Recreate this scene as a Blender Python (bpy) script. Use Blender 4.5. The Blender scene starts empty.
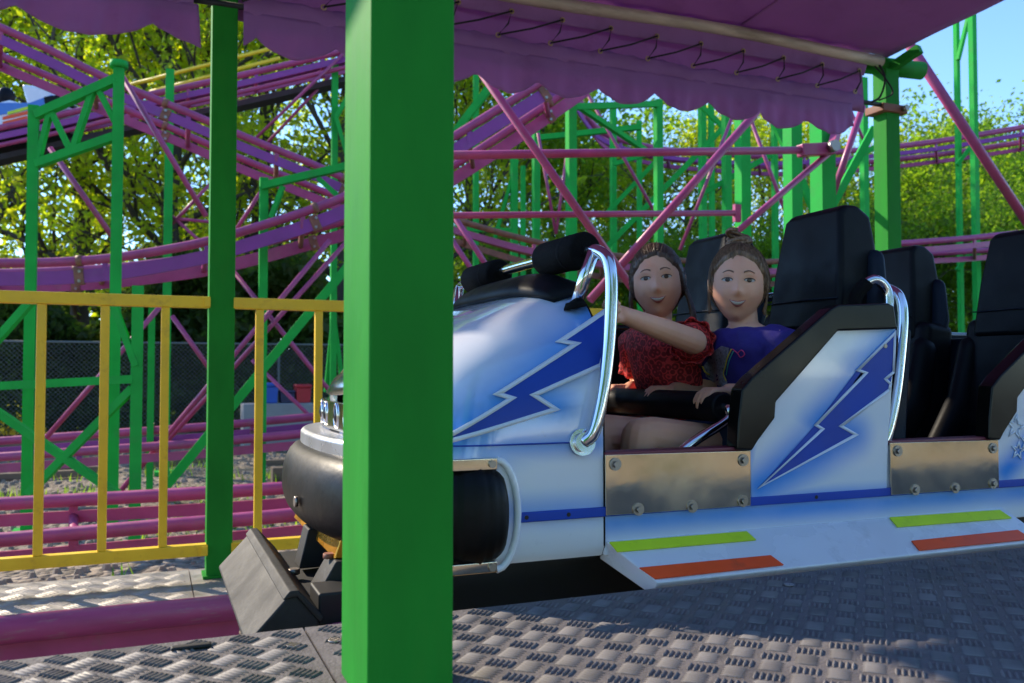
import bpy, bmesh, math, random
import numpy as np
from mathutils import Vector, Matrix, noise
R = math.radians
rnd = random.Random(7)
scene = bpy.context.scene
col = scene.collection

# ------------------------------------------------------------------ camera
F_PX, CAM_H = 870.0, 0.40
YAW, PIT = R(22.5), R(1.9)
cd = bpy.data.cameras.new('camera')
cd.sensor_width = 36.0
cd.lens = 36.0 * F_PX / 1024.0
cd.clip_start, cd.clip_end = 0.05, 2000
cd.dof.use_dof = True
cd.dof.focus_distance = 1.95
cd.dof.aperture_fstop = 6.3
cam = bpy.data.objects.new('camera', cd)
col.objects.link(cam)
cam.location = (0, 0, CAM_H)
cam.rotation_euler = (R(90) + PIT, 0, -YAW)
scene.camera = cam
scene.render.resolution_x, scene.render.resolution_y = 1024, 683

# ------------------------------------------------------------------ sky and sun
SUN_EL, SUN_AZ = R(32), R(35)            # azimuth: degrees to the left of +Y
world = bpy.data.worlds.new('World')
scene.world = world
world.use_nodes = True
wn = world.node_tree.nodes
sky = wn.new('ShaderNodeTexSky')
sky.sky_type = 'NISHITA'
sky.sun_disc = False
sky.sun_elevation = SUN_EL
sky.sun_rotation = -SUN_AZ
sky.air_density = 0.9
sky.dust_density = 0.0
sky.ozone_density = 6.0
wn['Background'].inputs['Strength'].default_value = 0.15
world.node_tree.links.new(sky.outputs[0], wn['Background'].inputs[0])
sd = bpy.data.lights.new('sun', 'SUN')
sd.energy = 2.7
sd.angle = R(0.5)
sd.color = (1.0, 0.86, 0.66)
sun = bpy.data.objects.new('sun', sd)
col.objects.link(sun)
SUN_DIR = Vector((-math.sin(SUN_AZ) * math.cos(SUN_EL), math.cos(SUN_AZ) * math.cos(SUN_EL), math.sin(SUN_EL)))
sun.rotation_euler = SUN_DIR.to_track_quat('Z', 'Y').to_euler()
sun.location = SUN_DIR * 40
vs = scene.view_settings
vs.view_transform = 'Standard'
vs.look = 'None'
vs.gamma = 1
vs.exposure = 1.38
vs.use_curve_mapping = False
scene.render.engine = 'CYCLES'
scene.cycles.use_denoising = True
scene.cycles.max_bounces = 8
scene.cycles.transparent_max_bounces = 12

# ------------------------------------------------------------------ picking points on real planes
_fw = Vector((math.sin(YAW) * math.cos(PIT), math.cos(YAW) * math.cos(PIT), math.sin(PIT)))
_rt = Vector((math.cos(YAW), -math.sin(YAW), 0))
_up = _rt.cross(_fw)
_o = Vector((0, 0, CAM_H))
def ray(px, py):
    return _fw + _rt * ((px - 512) / F_PX) - _up * ((py - 341.5) / F_PX)
def P(px, py, y=None, x=None, z=None, d=None):
    r = ray(px, py)
    t = y / r.y if y is not None else x / r.x if x is not None else (z - CAM_H) / r.z if z is not None else d
    return _o + r * t

# ------------------------------------------------------------------ materials
def newmat(name):
    m = bpy.data.materials.new(name)
    m.use_nodes = True
    return m, m.node_tree.nodes, m.node_tree.links, m.node_tree.nodes['Principled BSDF']
def mat(name, c, rough=0.5, metal=0.0, var=0.12, scale=6.0, bump=0.0, bscale=60.0, coat=0.0, dirt=None, dirt_amt=0.5, dscale=4.0, rvar=0.15, spec=0.5, stretch=(1, 1, 1)):
    m, n, l, b = newmat(name)
    tc = n.new('ShaderNodeTexCoord')
    mp = n.new('ShaderNodeMapping'); mp.inputs['Scale'].default_value = stretch
    l.new(tc.outputs['Object'], mp.inputs[0])
    nz = n.new('ShaderNodeTexNoise'); nz.inputs['Scale'].default_value = scale; nz.inputs['Detail'].default_value = 6
    l.new(mp.outputs[0], nz.inputs['Vector'])
    mr = n.new('ShaderNodeMapRange'); mr.inputs[1].default_value = .25; mr.inputs[2].default_value = .75
    mr.inputs[3].default_value = 1 - var; mr.inputs[4].default_value = 1 + var
    l.new(nz.outputs[0], mr.inputs[0])
    mx = n.new('ShaderNodeVectorMath'); mx.operation = 'SCALE'; mx.inputs[0].default_value = c
    l.new(mr.outputs[0], mx.inputs['Scale'])
    out = mx.outputs[0]
    if dirt:
        n2 = n.new('ShaderNodeTexNoise'); n2.inputs['Scale'].default_value = dscale; n2.inputs['Detail'].default_value = 8; n2.inputs['Roughness'].default_value = .7
        l.new(mp.outputs[0], n2.inputs['Vector'])
        r2 = n.new('ShaderNodeMapRange'); r2.inputs[1].default_value = .55; r2.inputs[2].default_value = .72; r2.inputs[4].default_value = dirt_amt
        l.new(n2.outputs[0], r2.inputs[0])
        mm = n.new('ShaderNodeMix'); mm.data_type = 'RGBA'
        l.new(r2.outputs[0], mm.inputs['Factor']); l.new(out, mm.inputs['A']); mm.inputs['B'].default_value = (*dirt, 1)
        out = mm.outputs['Result']
    l.new(out, b.inputs['Base Color'])
    rr = n.new('ShaderNodeMapRange'); rr.inputs[1].default_value = .3; rr.inputs[2].default_value = .7
    rr.inputs[3].default_value = max(.02, rough - rvar * rough); rr.inputs[4].default_value = min(1, rough + rvar)
    l.new(nz.outputs[0], rr.inputs[0]); l.new(rr.outputs[0], b.inputs['Roughness'])
    b.inputs['Metallic'].default_value = metal
    b.inputs['Coat Weight'].default_value = coat
    b.inputs['Coat Roughness'].default_value = .08
    b.inputs['Specular IOR Level'].default_value = spec
    if bump:
        n3 = n.new('ShaderNodeTexNoise'); n3.inputs['Scale'].default_value = bscale; n3.inputs['Detail'].default_value = 5
        l.new(mp.outputs[0], n3.inputs['Vector'])
        bp = n.new('ShaderNodeBump'); bp.inputs['Strength'].default_value = bump; bp.inputs['Distance'].default_value = .01
        l.new(n3.outputs[0], bp.inputs['Height']); l.new(bp.outputs[0], b.inputs['Normal'])
    return m

GREEN = mat('green_paint', (.020, .25, .026), .58, spec=.09, var=.17, scale=9, bump=.14, bscale=30, dirt=(.05, .25, .03), dirt_amt=.35, dscale=7, stretch=(1, 1, .35))
GREEN_FAR = mat('green_steel_paint', (.024, .40, .06), .60, spec=.08, var=.15, scale=5, dirt=(.09, .22, .09), dirt_amt=.5)
MAGENTA = mat('magenta_paint', (.41, .058, .175), .34, var=.18, scale=7, dirt=(.30, .13, .15), dirt_amt=.55, dscale=9)
PURPLE = mat('purple_paint', (.27, .040, .255), .40, var=.15, scale=5, dirt=(.24, .10, .24), dirt_amt=.4)
RUST = mat('rusty_paint', (.26, .10, .06), .65, var=.35, scale=14)
YELLOW = mat('yellow_paint', (.93, .60, .02), .40, var=.10, scale=8, dirt=(.50, .25, .03), dirt_amt=.45, dscale=18, bump=.04)
CANVAS = mat('purple_canvas', (.44, .20, .50), .62, var=.14, scale=3, bump=.5, bscale=8, dirt=(.23, .09, .26), dirt_amt=.5, spec=.3)
def add_translucent(m, c, f):
    n, l = m.node_tree.nodes, m.node_tree.links; t = n.new('ShaderNodeBsdfTranslucent'); t.inputs['Color'].default_value = (*c, 1)
    x = n.new('ShaderNodeMixShader'); x.inputs[0].default_value = f; l.new(n['Principled BSDF'].outputs[0], x.inputs[1]); l.new(t.outputs[0], x.inputs[2]); l.new(x.outputs[0], n['Material Output'].inputs['Surface'])
add_translucent(CANVAS, (.32, .11, .34), .30)
CORD = mat('black_cord', (.012, .012, .014), .7)
BRASS = mat('brass_eyelet', (.55, .42, .2), .35, metal=1)
PIPE = mat('galvanised_pipe', (.60, .50, .40), .5, metal=.25, var=.3, scale=10, dirt=(.20, .14, .09), dirt_amt=.7, stretch=(.4, 2, 2))
DECK_BAR = mat('sheen_tread_bars', (.20, .187, .187), .55, metal=0, spec=.22, var=.35, scale=9, dirt=(.10, .10, .10), dirt_amt=.6, dscale=4)  # bars paler than the plate: their sky sheen is put into the colour
DECK = mat('deck_metal', (.165, .150, .150), .58, spec=.3, metal=.12, var=.25, scale=14, bump=.25, bscale=160, dirt=(.05, .05, .06), dirt_amt=.6, dscale=5, rvar=.25)
ALU = mat('aluminium_tread', (.34, .31, .27), .45, metal=.35, var=.25, scale=10, bump=.2, bscale=140, dirt=(.25, .22, .19), dirt_amt=.6)
MAGENTA_W = mat('scratched_pink_paint', (.50, .085, .22), .36, var=.25, scale=6, dirt=(.50, .30, .28), dirt_amt=.75, dscale=16, stretch=(.5, 3, 3))
CHROME = mat('polished_chrome', (.80, .79, .80), .10, metal=1, var=.05, scale=8, rvar=.08)
PLATE = mat('scuffed_steel_plate', (.95, .82, .60), .05, metal=1, var=.10, scale=9, bump=.12, bscale=4, dirt=(.6, .54, .44), dirt_amt=.3, dscale=12, rvar=.12)  # steel tinted gold: golden reflections put into the base colour
VINYL = mat('black_vinyl', (.006, .0065, .009), .45, var=.3, scale=12, bump=.05, bscale=240, spec=.14, dirt=(.016, .016, .018), dirt_amt=.6, dscale=7)
VINYL_B = mat('blue_black_vinyl', (.009, .016, .030), .45, spec=.2, var=.3, scale=12, bump=.10, bscale=120)
TRIM = mat('black_gloss_trim', (.006, .0055, .005), .14, var=.2, spec=.28)
RUBBER = mat('grey_black_rubber', (.0045, .0045, .005), .45, spec=.2, var=.5, scale=7, dirt=(.012, .011, .011), dirt_amt=.5, dscale=6, bump=.1, bscale=40)
FOAM = mat('black_foam', (.006, .006, .007), .85, spec=.12, var=.3, bump=.3, bscale=200)
BUFFER = mat('scuffed_buffer', (.034, .032, .030), .62, spec=.3, var=.3, scale=10, bump=.15, bscale=45, dirt=(.065, .058, .052), dirt_amt=.7, dscale=9)
CHASSIS = mat('chassis_black', (.012, .012, .013), .6)
WHITE = mat('white_gelcoat', (.78, .80, .86), .20, var=.04, coat=.5)
BLUE_D = mat('deep_blue_paint', (.010, .055, .40), .35, var=.12, scale=9, spec=.3)
WHITE_L = mat('white_pinstripe', (.66, .72, .84), .3, var=.05)
LIME = mat('lime_paint', (.58, .78, .015), .35, var=.1, dirt=(.2, .35, .05), dirt_amt=.3, dscale=20)
ORANGE = mat('orange_paint', (.88, .085, .008), .35, var=.14, dirt=(.3, .06, .02), dirt_amt=.4, dscale=20)
WIRE = mat('fence_wire', (.16, .17, .15), .6, metal=.4)
CONC = mat('concrete_grey', (.26, .27, .28), .85, var=.15, scale=3)
BLUEBOX = mat('blue_plastic', (.02, .09, .42), .5)
REDBOX = mat('red_plastic', (.45, .02, .03), .5)
DARKBOX = mat('navy_plastic', (.02, .025, .07), .5)
WOOD = mat('weathered_timber', (.17, .12, .08), .85, var=.3, scale=6, stretch=(.3, 3, 3))
BARK = mat('tree_bark', (.060, .047, .036), .9, var=.3, scale=5, bump=.4, bscale=20, stretch=(2, 2, .5))
BOLT = mat('bolt_steel', (.35, .31, .28), .35, metal=1)
SLATE = mat('underside_grey', (.045, .045, .05), .6, var=.25)

def leafmat(name, c, tr):
    m, n, l, b = newmat(name)
    tc = n.new('ShaderNodeTexCoord')
    nz = n.new('ShaderNodeTexNoise'); nz.inputs['Scale'].default_value = .9; nz.inputs['Detail'].default_value = 3
    l.new(tc.outputs['Object'], nz.inputs['Vector'])
    nf = n.new('ShaderNodeTexNoise'); nf.inputs['Scale'].default_value = 14
    l.new(tc.outputs['Object'], nf.inputs['Vector'])
    ad = n.new('ShaderNodeMath'); ad.operation = 'ADD'; l.new(nz.outputs[0], ad.inputs[0]); l.new(nf.outputs[0], ad.inputs[1])
    cr = n.new('ShaderNodeValToRGB')
    cr.color_ramp.elements[0].position = .75; cr.color_ramp.elements[1].position = 1.25
    cr.color_ramp.elements[0].color = (c[0] * .55, c[1] * .75, c[2], 1)
    cr.color_ramp.elements[1].color = (c[0] * 1.35, c[1] * 1.15, c[2] * .8, 1)
    mr = n.new('ShaderNodeMapRange'); mr.inputs[1].default_value = .7; mr.inputs[2].default_value = 1.3
    l.new(ad.outputs[0], mr.inputs[0]); l.new(mr.outputs[0], cr.inputs[0])
    cr.color_ramp.elements[0].position = 0; cr.color_ramp.elements[1].position = 1
    l.new(cr.outputs[0], b.inputs['Base Color'])
    b.inputs['Roughness'].default_value = .55
    t = n.new('ShaderNodeBsdfTranslucent')
    sc = n.new('ShaderNodeVectorMath'); sc.operation = 'MULTIPLY'; sc.inputs[1].default_value = tr
    l.new(cr.outputs[0], sc.inputs[0]); l.new(sc.outputs[0], t.inputs['Color'])
    ms = n.new('ShaderNodeMixShader'); ms.inputs[0].default_value = .66
    l.new(b.outputs[0], ms.inputs[1]); l.new(t.outputs[0], ms.inputs[2])
    l.new(ms.outputs[0], n['Material Output'].inputs['Surface'])
    return m
LEAF = leafmat('spring_leaves', (.175, .215, .018), (4.0, 3.9, 1.0))
LEAF_D = leafmat('dense_leaves', (.10, .162, .020), (3.4, 3.5, 1.0))
LEAF_H = leafmat('hedge_leaves', (.075, .115, .022), (1.9, 2.0, 1.0))

def airbrush(name, segs, base=(.78, .81, .88), blue=(.03, .27, .80), crease=None):
    """white gelcoat with airbrushed blue round the given (x,z) segments: paint on the thing itself"""
    m, n, l, b = newmat(name)
    tc = n.new('ShaderNodeTexCoord')
    fl = n.new('ShaderNodeVectorMath'); fl.operation = 'MULTIPLY'; fl.inputs[1].default_value = (1, 0, 1)
    l.new(tc.outputs['Object'], fl.inputs[0])
    tot = None
    for (a, c, wd, st) in segs:
        a = Vector((a[0], 0, a[1])); c = Vector((c[0], 0, c[1])); ba = c - a
        pa = n.new('ShaderNodeVectorMath'); pa.operation = 'SUBTRACT'; l.new(fl.outputs[0], pa.inputs[0]); pa.inputs[1].default_value = a
        dt = n.new('ShaderNodeVectorMath'); dt.operation = 'DOT_PRODUCT'; l.new(pa.outputs[0], dt.inputs[0]); dt.inputs[1].default_value = ba / ba.length_squared
        cl = n.new('ShaderNodeClamp'); l.new(dt.outputs['Value'], cl.inputs[0])
        sc = n.new('ShaderNodeVectorMath'); sc.operation = 'SCALE'; sc.inputs[0].default_value = ba; l.new(cl.outputs[0], sc.inputs['Scale'])
        ds = n.new('ShaderNodeVectorMath'); ds.operation = 'DISTANCE'; l.new(pa.outputs[0], ds.inputs[0]); l.new(sc.outputs[0], ds.inputs[1])
        mr = n.new('ShaderNodeMapRange'); mr.interpolation_type = 'SMOOTHSTEP'
        mr.inputs[1].default_value = 0; mr.inputs[2].default_value = wd; mr.inputs[3].default_value = st; mr.inputs[4].default_value = 0
        l.new(ds.outputs['Value'], mr.inputs[0])
        if tot is None: tot = mr.outputs[0]
        else:
            mx = n.new('ShaderNodeMath'); mx.operation = 'MAXIMUM'; l.new(tot, mx.inputs[0]); l.new(mr.outputs[0], mx.inputs[1]); tot = mx.outputs[0]
    nz = n.new('ShaderNodeTexNoise'); nz.inputs['Scale'].default_value = 7; nz.inputs['Detail'].default_value = 4
    l.new(tc.outputs['Object'], nz.inputs['Vector'])
    mul = n.new('ShaderNodeMath'); mul.operation = 'MULTIPLY_ADD'; l.new(nz.outputs[0], mul.inputs[0]); mul.inputs[1].default_value = .5; mul.inputs[2].default_value = .75
    m2 = n.new('ShaderNodeMath'); m2.operation = 'MULTIPLY'; m2.use_clamp = True; l.new(mul.outputs[0], m2.inputs[0]); l.new(tot, m2.inputs[1])
    mm = n.new('ShaderNodeMix'); mm.data_type = 'RGBA'; l.new(m2.outputs[0], mm.inputs['Factor'])
    mm.inputs['A'].default_value = (*base, 1); mm.inputs['B'].default_value = (*blue, 1)
    n2 = n.new('ShaderNodeTexNoise'); n2.inputs['Scale'].default_value = 22; n2.inputs['Detail'].default_value = 8; n2.inputs['Roughness'].default_value = .75
    l.new(tc.outputs['Object'], n2.inputs['Vector'])
    r2 = n.new('ShaderNodeMapRange'); r2.inputs[1].default_value = .64; r2.inputs[2].default_value = .76; r2.inputs[4].default_value = .35
    l.new(n2.outputs[0], r2.inputs[0])
    md = n.new('ShaderNodeMix'); md.data_type = 'RGBA'; l.new(r2.outputs[0], md.inputs['Factor']); l.new(mm.outputs['Result'], md.inputs['A']); md.inputs['B'].default_value = (.22, .24, .30, 1)
    l.new(md.outputs['Result'], b.inputs['Base Color'])
    rr = n.new('ShaderNodeMapRange'); rr.inputs[3].default_value = .05; rr.inputs[4].default_value = .16; l.new(n2.outputs[0], rr.inputs[0]); l.new(rr.outputs[0], b.inputs['Roughness'])
    b.inputs['Coat Weight'].default_value = .8; b.inputs['Coat Roughness'].default_value = .06
    return m

# ------------------------------------------------------------------ mesh builder and object tree
OFF = {}
def sv(v): return Vector((float(v[0]), float(v[1]), float(v[2])))
class MB:
    def __init__(s): s.v = []; s.f = []; s.sm = []
    def add(s, vs_, fs, smooth=False):
        o = len(s.v); s.v += [tuple(map(float, q)) for q in vs_]
        s.f += [tuple(i + o for i in f) for f in fs]; s.sm += [smooth] * len(fs); return s
    def box(s, a, b):
        (x0, y0, z0), (x1, y1, z1) = a, b
        return s.add([(x0, y0, z0), (x1, y0, z0), (x1, y1, z0), (x0, y1, z0), (x0, y0, z1), (x1, y0, z1), (x1, y1, z1), (x0, y1, z1)],
                     [(3, 2, 1, 0), (4, 5, 6, 7), (0, 1, 5, 4), (1, 2, 6, 5), (2, 3, 7, 6), (3, 0, 4, 7)])
    def beam(s, a, b, w, h=None, up=(0, 0, 1)):
        """rectangular bar from a to b; w across, h along 'up'"""
        h = h or w; a, b = sv(a), sv(b); d = (b - a).normalized(); up = Vector(up)
        if abs(d.dot(up)) > .97: up = Vector((0, 1, 0))
        r = d.cross(up).normalized(); u = r.cross(d)
        vs_ = [p + r * (i * w / 2) + u * (j * h / 2) for p in (a, b) for i, j in ((-1, -1), (1, -1), (1, 1), (-1, 1))]
        return s.add(vs_, [(0, 1, 2, 3), (7, 6, 5, 4), (0, 4, 5, 1), (1, 5, 6, 2), (2, 6, 7, 3), (3, 7, 4, 0)])
    def sweep(s, pts, prof, up=(0, 0, 1), smooth=True, caps=True, scale=None):
        """sweep a closed 2D profile [(across, up)] along pts"""
        pts = [sv(p) for p in pts]; n = len(prof); vs_ = []; up = Vector(up); prev = None
        for i, p in enumerate(pts):
            d = (pts[min(i + 1, len(pts) - 1)] - pts[max(i - 1, 0)]).normalized()
            if prev is None:
                u0 = up if abs(d.dot(up)) < .95 else Vector((0, 1, 0)) if abs(d.y) < .9 else Vector((1, 0, 0))
                r = d.cross(u0).normalized()
            else:
                r = (prev - d * prev.dot(d)).normalized()
            prev = r; u = r.cross(d); k = scale[i] if scale else 1
            vs_ += [p + r * (a * k) + u * (b * k) for a, b in prof]
        fs = [(i * n + j, i * n + (j + 1) % n, (i + 1) * n + (j + 1) % n, (i + 1) * n + j) for i in range(len(pts) - 1) for j in range(n)]
        s.add(vs_, fs, smooth); o = len(s.v) - len(vs_)
        if caps:
            s.f += [tuple(o + j for j in reversed(range(n))), tuple(o + (len(pts) - 1) * n + j for j in range(n))]; s.sm += [False, False]
        return s
    def tube(s, pts, r, seg=12, caps=True, scale=None):
        return s.sweep(pts, [(r * math.cos(t * 2 * math.pi / seg), r * math.sin(t * 2 * math.pi / seg)) for t in range(seg)], caps=caps, scale=scale)
    def limb(s, pts, rad, seg=14, flat=None):
        """rounded tapering limb: pts with a radius each, domed ends"""
        pts = [sv(p) for p in pts]; a = (pts[0] - pts[1]).normalized(); b = (pts[-1] - pts[-2]).normalized()
        P_, S_ = [], []
        for k in (80, 60, 40, 20): P_.append(pts[0] + a * rad[0] * math.sin(R(k))); S_.append(rad[0] * math.cos(R(k)))
        P_ += pts; S_ += list(rad)
        for k in (20, 40, 60, 80): P_.append(pts[-1] + b * rad[-1] * math.sin(R(k))); S_.append(rad[-1] * math.cos(R(k)))
        fx, fy = flat or (1, 1)
        return s.sweep(P_, [(fx * math.cos(t * 2 * math.pi / seg), fy * math.sin(t * 2 * math.pi / seg)) for t in range(seg)], scale=S_)
    def ball(s, c, r, seg=16, rings=10):
        r = (r, r, r) if not hasattr(r, '__len__') else r
        vs_ = [(c[0] + r[0] * math.sin(math.pi * i / rings) * math.cos(2 * math.pi * j / seg), c[1] + r[1] * math.sin(math.pi * i / rings) * math.sin(2 * math.pi * j / seg), c[2] + r[2] * math.cos(math.pi * i / rings)) for i in range(1, rings) for j in range(seg)]
        fs = [(i * seg + j, (i + 1) * seg + j, (i + 1) * seg + (j + 1) % seg, i * seg + (j + 1) % seg) for i in range(rings - 2) for j in range(seg)]
        vs_ += [(c[0], c[1], c[2] + r[2]), (c[0], c[1], c[2] - r[2])]; t = len(vs_) - 2
        fs += [(t, j, (j + 1) % seg) for j in range(seg)] + [(t + 1, (rings - 2) * seg + (j + 1) % seg, (rings - 2) * seg + j) for j in range(seg)]
        return s.add(vs_, fs, True)
    def prism(s, poly, y0, y1, smooth=False):
        """polygon in (x,z) extruded along y"""
        n = len(poly); vs_ = [(x, y0, z) for x, z in poly] + [(x, y1, z) for x, z in poly]
        return s.add(vs_, [tuple(range(n)), tuple(range(2 * n - 1, n - 1, -1))] + [(i, i + n, (i + 1) % n + n, (i + 1) % n) for i in range(n)], smooth)
    def disc(s, c, nrm, r, h, seg=16):
        c = sv(c); nrm = Vector(nrm).normalized()
        return s.tube([c, c + nrm * h], r, seg)
    def grid(s, rows, smooth=True, closed=False):
        n = len(rows[0]); vs_ = [q for r_ in rows for q in r_]
        fs = [(i * n + j, i * n + (j + 1) % n, (i + 1) * n + (j + 1) % n, (i + 1) * n + j) for i in range(len(rows) - 1) for j in range(n if closed else n - 1)]
        return s.add(vs_, fs, smooth)
    def build(s, name, m, parent=None, bevel=0, seg=2, solid=0, sub=0, fix=True):
        off = OFF.get(parent.name, Vector()) if parent else Vector()
        me = bpy.data.meshes.new(name)
        me.from_pydata([(x - off.x, y - off.y, z - off.z) for x, y, z in s.v], [], s.f)
        me.polygons.foreach_set('use_smooth', s.sm)
        if fix and len(s.f) < 60000:
            bm = bmesh.new(); bm.from_mesh(me); bmesh.ops.recalc_face_normals(bm, faces=bm.faces); bm.to_mesh(me); bm.free()
        for q in (m if isinstance(m, (list, tuple)) else [m]): me.materials.append(q)
        o = bpy.data.objects.new(name, me); col.objects.link(o)
        if parent: o.parent = parent
        OFF[o.name] = off
        if solid:
            q = o.modifiers.new('solid', 'SOLIDIFY'); q.thickness = solid; q.offset = 0
        if bevel:
            q = o.modifiers.new('bevel', 'BEVEL'); q.width = bevel; q.segments = seg; q.limit_method = 'ANGLE'; q.angle_limit = R(35); q.harden_normals = False
            me.polygons.foreach_set('use_smooth', [True] * len(me.polygons))
            q2 = o.modifiers.new('wn', 'WEIGHTED_NORMAL'); q2.keep_sharp = True
        if sub:
            q = o.modifiers.new('sub', 'SUBSURF'); q.levels = q.render_levels = sub
        return o
def tag(o, label, cat, group=None, kind=None):
    if label: o['label'] = label
    if cat: o['category'] = cat
    if group: o['group'] = group
    if kind: o['kind'] = kind
    return o
def thing(name, loc, label, cat, group=None):
    o = bpy.data.objects.new(name, None); o.empty_display_size = .1; col.objects.link(o)
    o.location = loc; OFF[o.name] = Vector(loc)
    return tag(o, label, cat, group)
def struct(o): o['kind'] = 'structure'; return o
def catmull(pts, n=8):
    pts = [sv(p) for p in pts]
    if len(pts) < 3: return [pts[0].lerp(pts[-1], i / n) for i in range(n + 1)]
    q = [pts[0] * 2 - pts[1]] + pts + [pts[-1] * 2 - pts[-2]]; out = []
    for i in range(1, len(q) - 2):
        a, b, c, d = q[i - 1:i + 3]
        for k in range(n):
            t = k / n
            out.append(.5 * ((2 * b) + (c - a) * t + (2 * a - 5 * b + 4 * c - d) * t * t + (3 * b - a - 3 * c + d) * t ** 3))
    return out + [pts[-1]]

# ================================================================== GROUND
def ground():
    m, n, l, b = newmat('gravel_ground')
    tc = n.new('ShaderNodeTexCoord')
    vo = n.new('ShaderNodeTexVoronoi'); vo.inputs['Scale'].default_value = 16; l.new(tc.outputs['Object'], vo.inputs['Vector'])
    nz = n.new('ShaderNodeTexNoise'); nz.inputs['Scale'].default_value = .7; nz.inputs['Detail'].default_value = 8; l.new(tc.outputs['Object'], nz.inputs['Vector'])
    cr = n.new('ShaderNodeValToRGB'); e = cr.color_ramp.elements
    e[0].color = (.10, .075, .05, 1); e[1].color = (.34, .27, .20, 1)
    sp = n.new('ShaderNodeSeparateXYZ'); l.new(vo.outputs['Color'], sp.inputs[0]); l.new(sp.outputs[0], cr.inputs[0])
    mr = n.new('ShaderNodeMapRange'); mr.inputs[1].default_value = .52; mr.inputs[2].default_value = .66; l.new(nz.outputs[0], mr.inputs[0])
    mm = n.new('ShaderNodeMix'); mm.data_type = 'RGBA'; l.new(mr.outputs[0], mm.inputs['Factor']); l.new(cr.outputs[0], mm.inputs['A']); mm.inputs['B'].default_value = (.075, .075, .028, 1)
    l.new(mm.outputs['Result'], b.inputs['Base Color']); b.inputs['Roughness'].default_value = .9
    bp = n.new('ShaderNodeBump'); bp.inputs['Strength'].default_value = .9; bp.inputs['Distance'].default_value = .05; bp.invert = True
    l.new(vo.outputs['Distance'], bp.inputs['Height']); l.new(bp.outputs[0], b.inputs['Normal'])
    g = MB(); N = 60
    def gz(x, y): return -1.0 + .05 * noise.noise(Vector((x * .35, y * .35, 0))) if abs(x) < 60 else -1.0
    xs = [-400, -150, -60] + [-30 + 60 * i / N for i in range(N + 1)] + [60, 150, 400]
    ys = [-300, -100, -40, -10, 0] + [3 + 42 * i / N for i in range(N + 1)] + [80, 200, 600]
    g.grid([[(x, y, gz(x, y)) for x in xs] for y in ys]).build('ground', m)['kind'] = 'structure'
    st = MB(); rr = random.Random(3)
    for i in range(5200):
        y = 4.3 + 12 * rr.random() ** 1.4; x = -6 + 12 * rr.random() + (y - 4) * .2; s = rr.uniform(.015, .05)
        c = Vector((x, y, gz(x, y) + s * .25)); h = rr.uniform(.5, 1) * s
        vs_ = [c + Vector((math.cos(k * 1.257 + i) * s * rr.uniform(.7, 1.1), math.sin(k * 1.257 + i) * s * rr.uniform(.7, 1.1), -s * .3)) for k in range(5)]
        top = [c + (q - c) * .55 + Vector((0, 0, h)) for q in vs_]
        st.add(vs_ + top, [(5, 6, 7, 8, 9)] + [(k, (k + 1) % 5, 5 + (k + 1) % 5, 5 + k) for k in range(5)])
    o = st.build('gravel_stones', mat('stone', (.27, .22, .17), .9, var=.5, scale=9), fix=False)
    tag(o, 'loose brown gravel and stones under the coaster tracks', 'gravel', kind='stuff')
    gr = MB()
    for i in range(2600):
        y = 4.5 + 14 * rr.random(); x = -7 + 13 * rr.random() + (y - 4) * .2
        if noise.noise(Vector((x * .8, y * .8, 3))) < .12: continue
        for k in range(5):
            a = rr.random() * 6.28; h = rr.uniform(.05, .16); c = Vector((x + rr.uniform(-.12, .12), y + rr.uniform(-.12, .12), gz(x, y)))
            t = Vector((math.cos(a), math.sin(a), 0)); w = Vector((-t.y, t.x, 0)) * .008
            gr.add([c - w, c + w, c + t * h * .5 + Vector((0, 0, h))], [(0, 1, 2)])
    tag(gr.build('weeds', LEAF_D, fix=False), 'scattered green weeds growing in the gravel', 'weeds', kind='stuff')
ground()

# ================================================================== DECK AND WALKWAY (five bar tread plate, real raised bars)
def tread(g, x0, x1, y0, y1, z, pitch, bl, bw, h, keep=None):
    i0, i1 = int(math.floor(x0 / pitch)) - 1, int(math.ceil(x1 / pitch)) + 1
    j0, j1 = int(math.floor(y0 / pitch)) - 1, int(math.ceil(y1 / pitch)) + 1
    # cells laid out on a grid turned 45 degrees to the plate edge
    c45 = math.sqrt(.5); u = Vector((c45, c45, 0)); w = Vector((-c45, c45, 0)); n = int((abs(x1 - x0) + abs(y1 - y0)) / pitch) + 4
    cx, cy = (x0 + x1) / 2, (y0 + y1) / 2
    for i in range(-n, n):
        for j in range(-n, n):
            c = Vector((cx, cy, 0)) + u * (i * pitch) + w * (j * pitch)
            if not (x0 + bl * .6 < c.x < x1 - bl * .6 and y0 + bl * .6 < c.y < y1 - bl * .6): continue
            if keep and not keep(c.x, c.y): continue
            a, b = (u, w) if (i + j) % 2 else (w, u)
            for k in range(-2, 3):
                p = c + b * (k * pitch * .19); e = a * (bl / 2); s = b * (bw / 2)
                q = [p - e, p - e * .45 - s, p + e * .45 - s, p + e, p + e * .45 + s, p - e * .45 + s]
                t = [p - e * .6, p + e * .6]
                vs_ = [(v.x, v.y, z) for v in q] + [(v.x, v.y, z + h) for v in t]
                g.add(vs_, [(0, 1, 6), (1, 2, 7, 6), (2, 3, 7), (3, 4, 7), (4, 5, 6, 7), (5, 0, 6)], True)
EDGE = 1.388
def deck(name, x0, x1):
    g = MB(); g.box((x0, .25, -.02), (x1, EDGE, 0))
    o = g.build(name, DECK, fix=False); struct(o)
    b = MB(); tread(b, x0, x1, .42, EDGE, 0.0003, .043, .033, .0042, .0032)
    b.build('raised_bars', DECK_BAR, o, fix=False); return o
deck('deck', -1.6, .222)
deck('deck', .226, 3.4)
g = MB()
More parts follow.
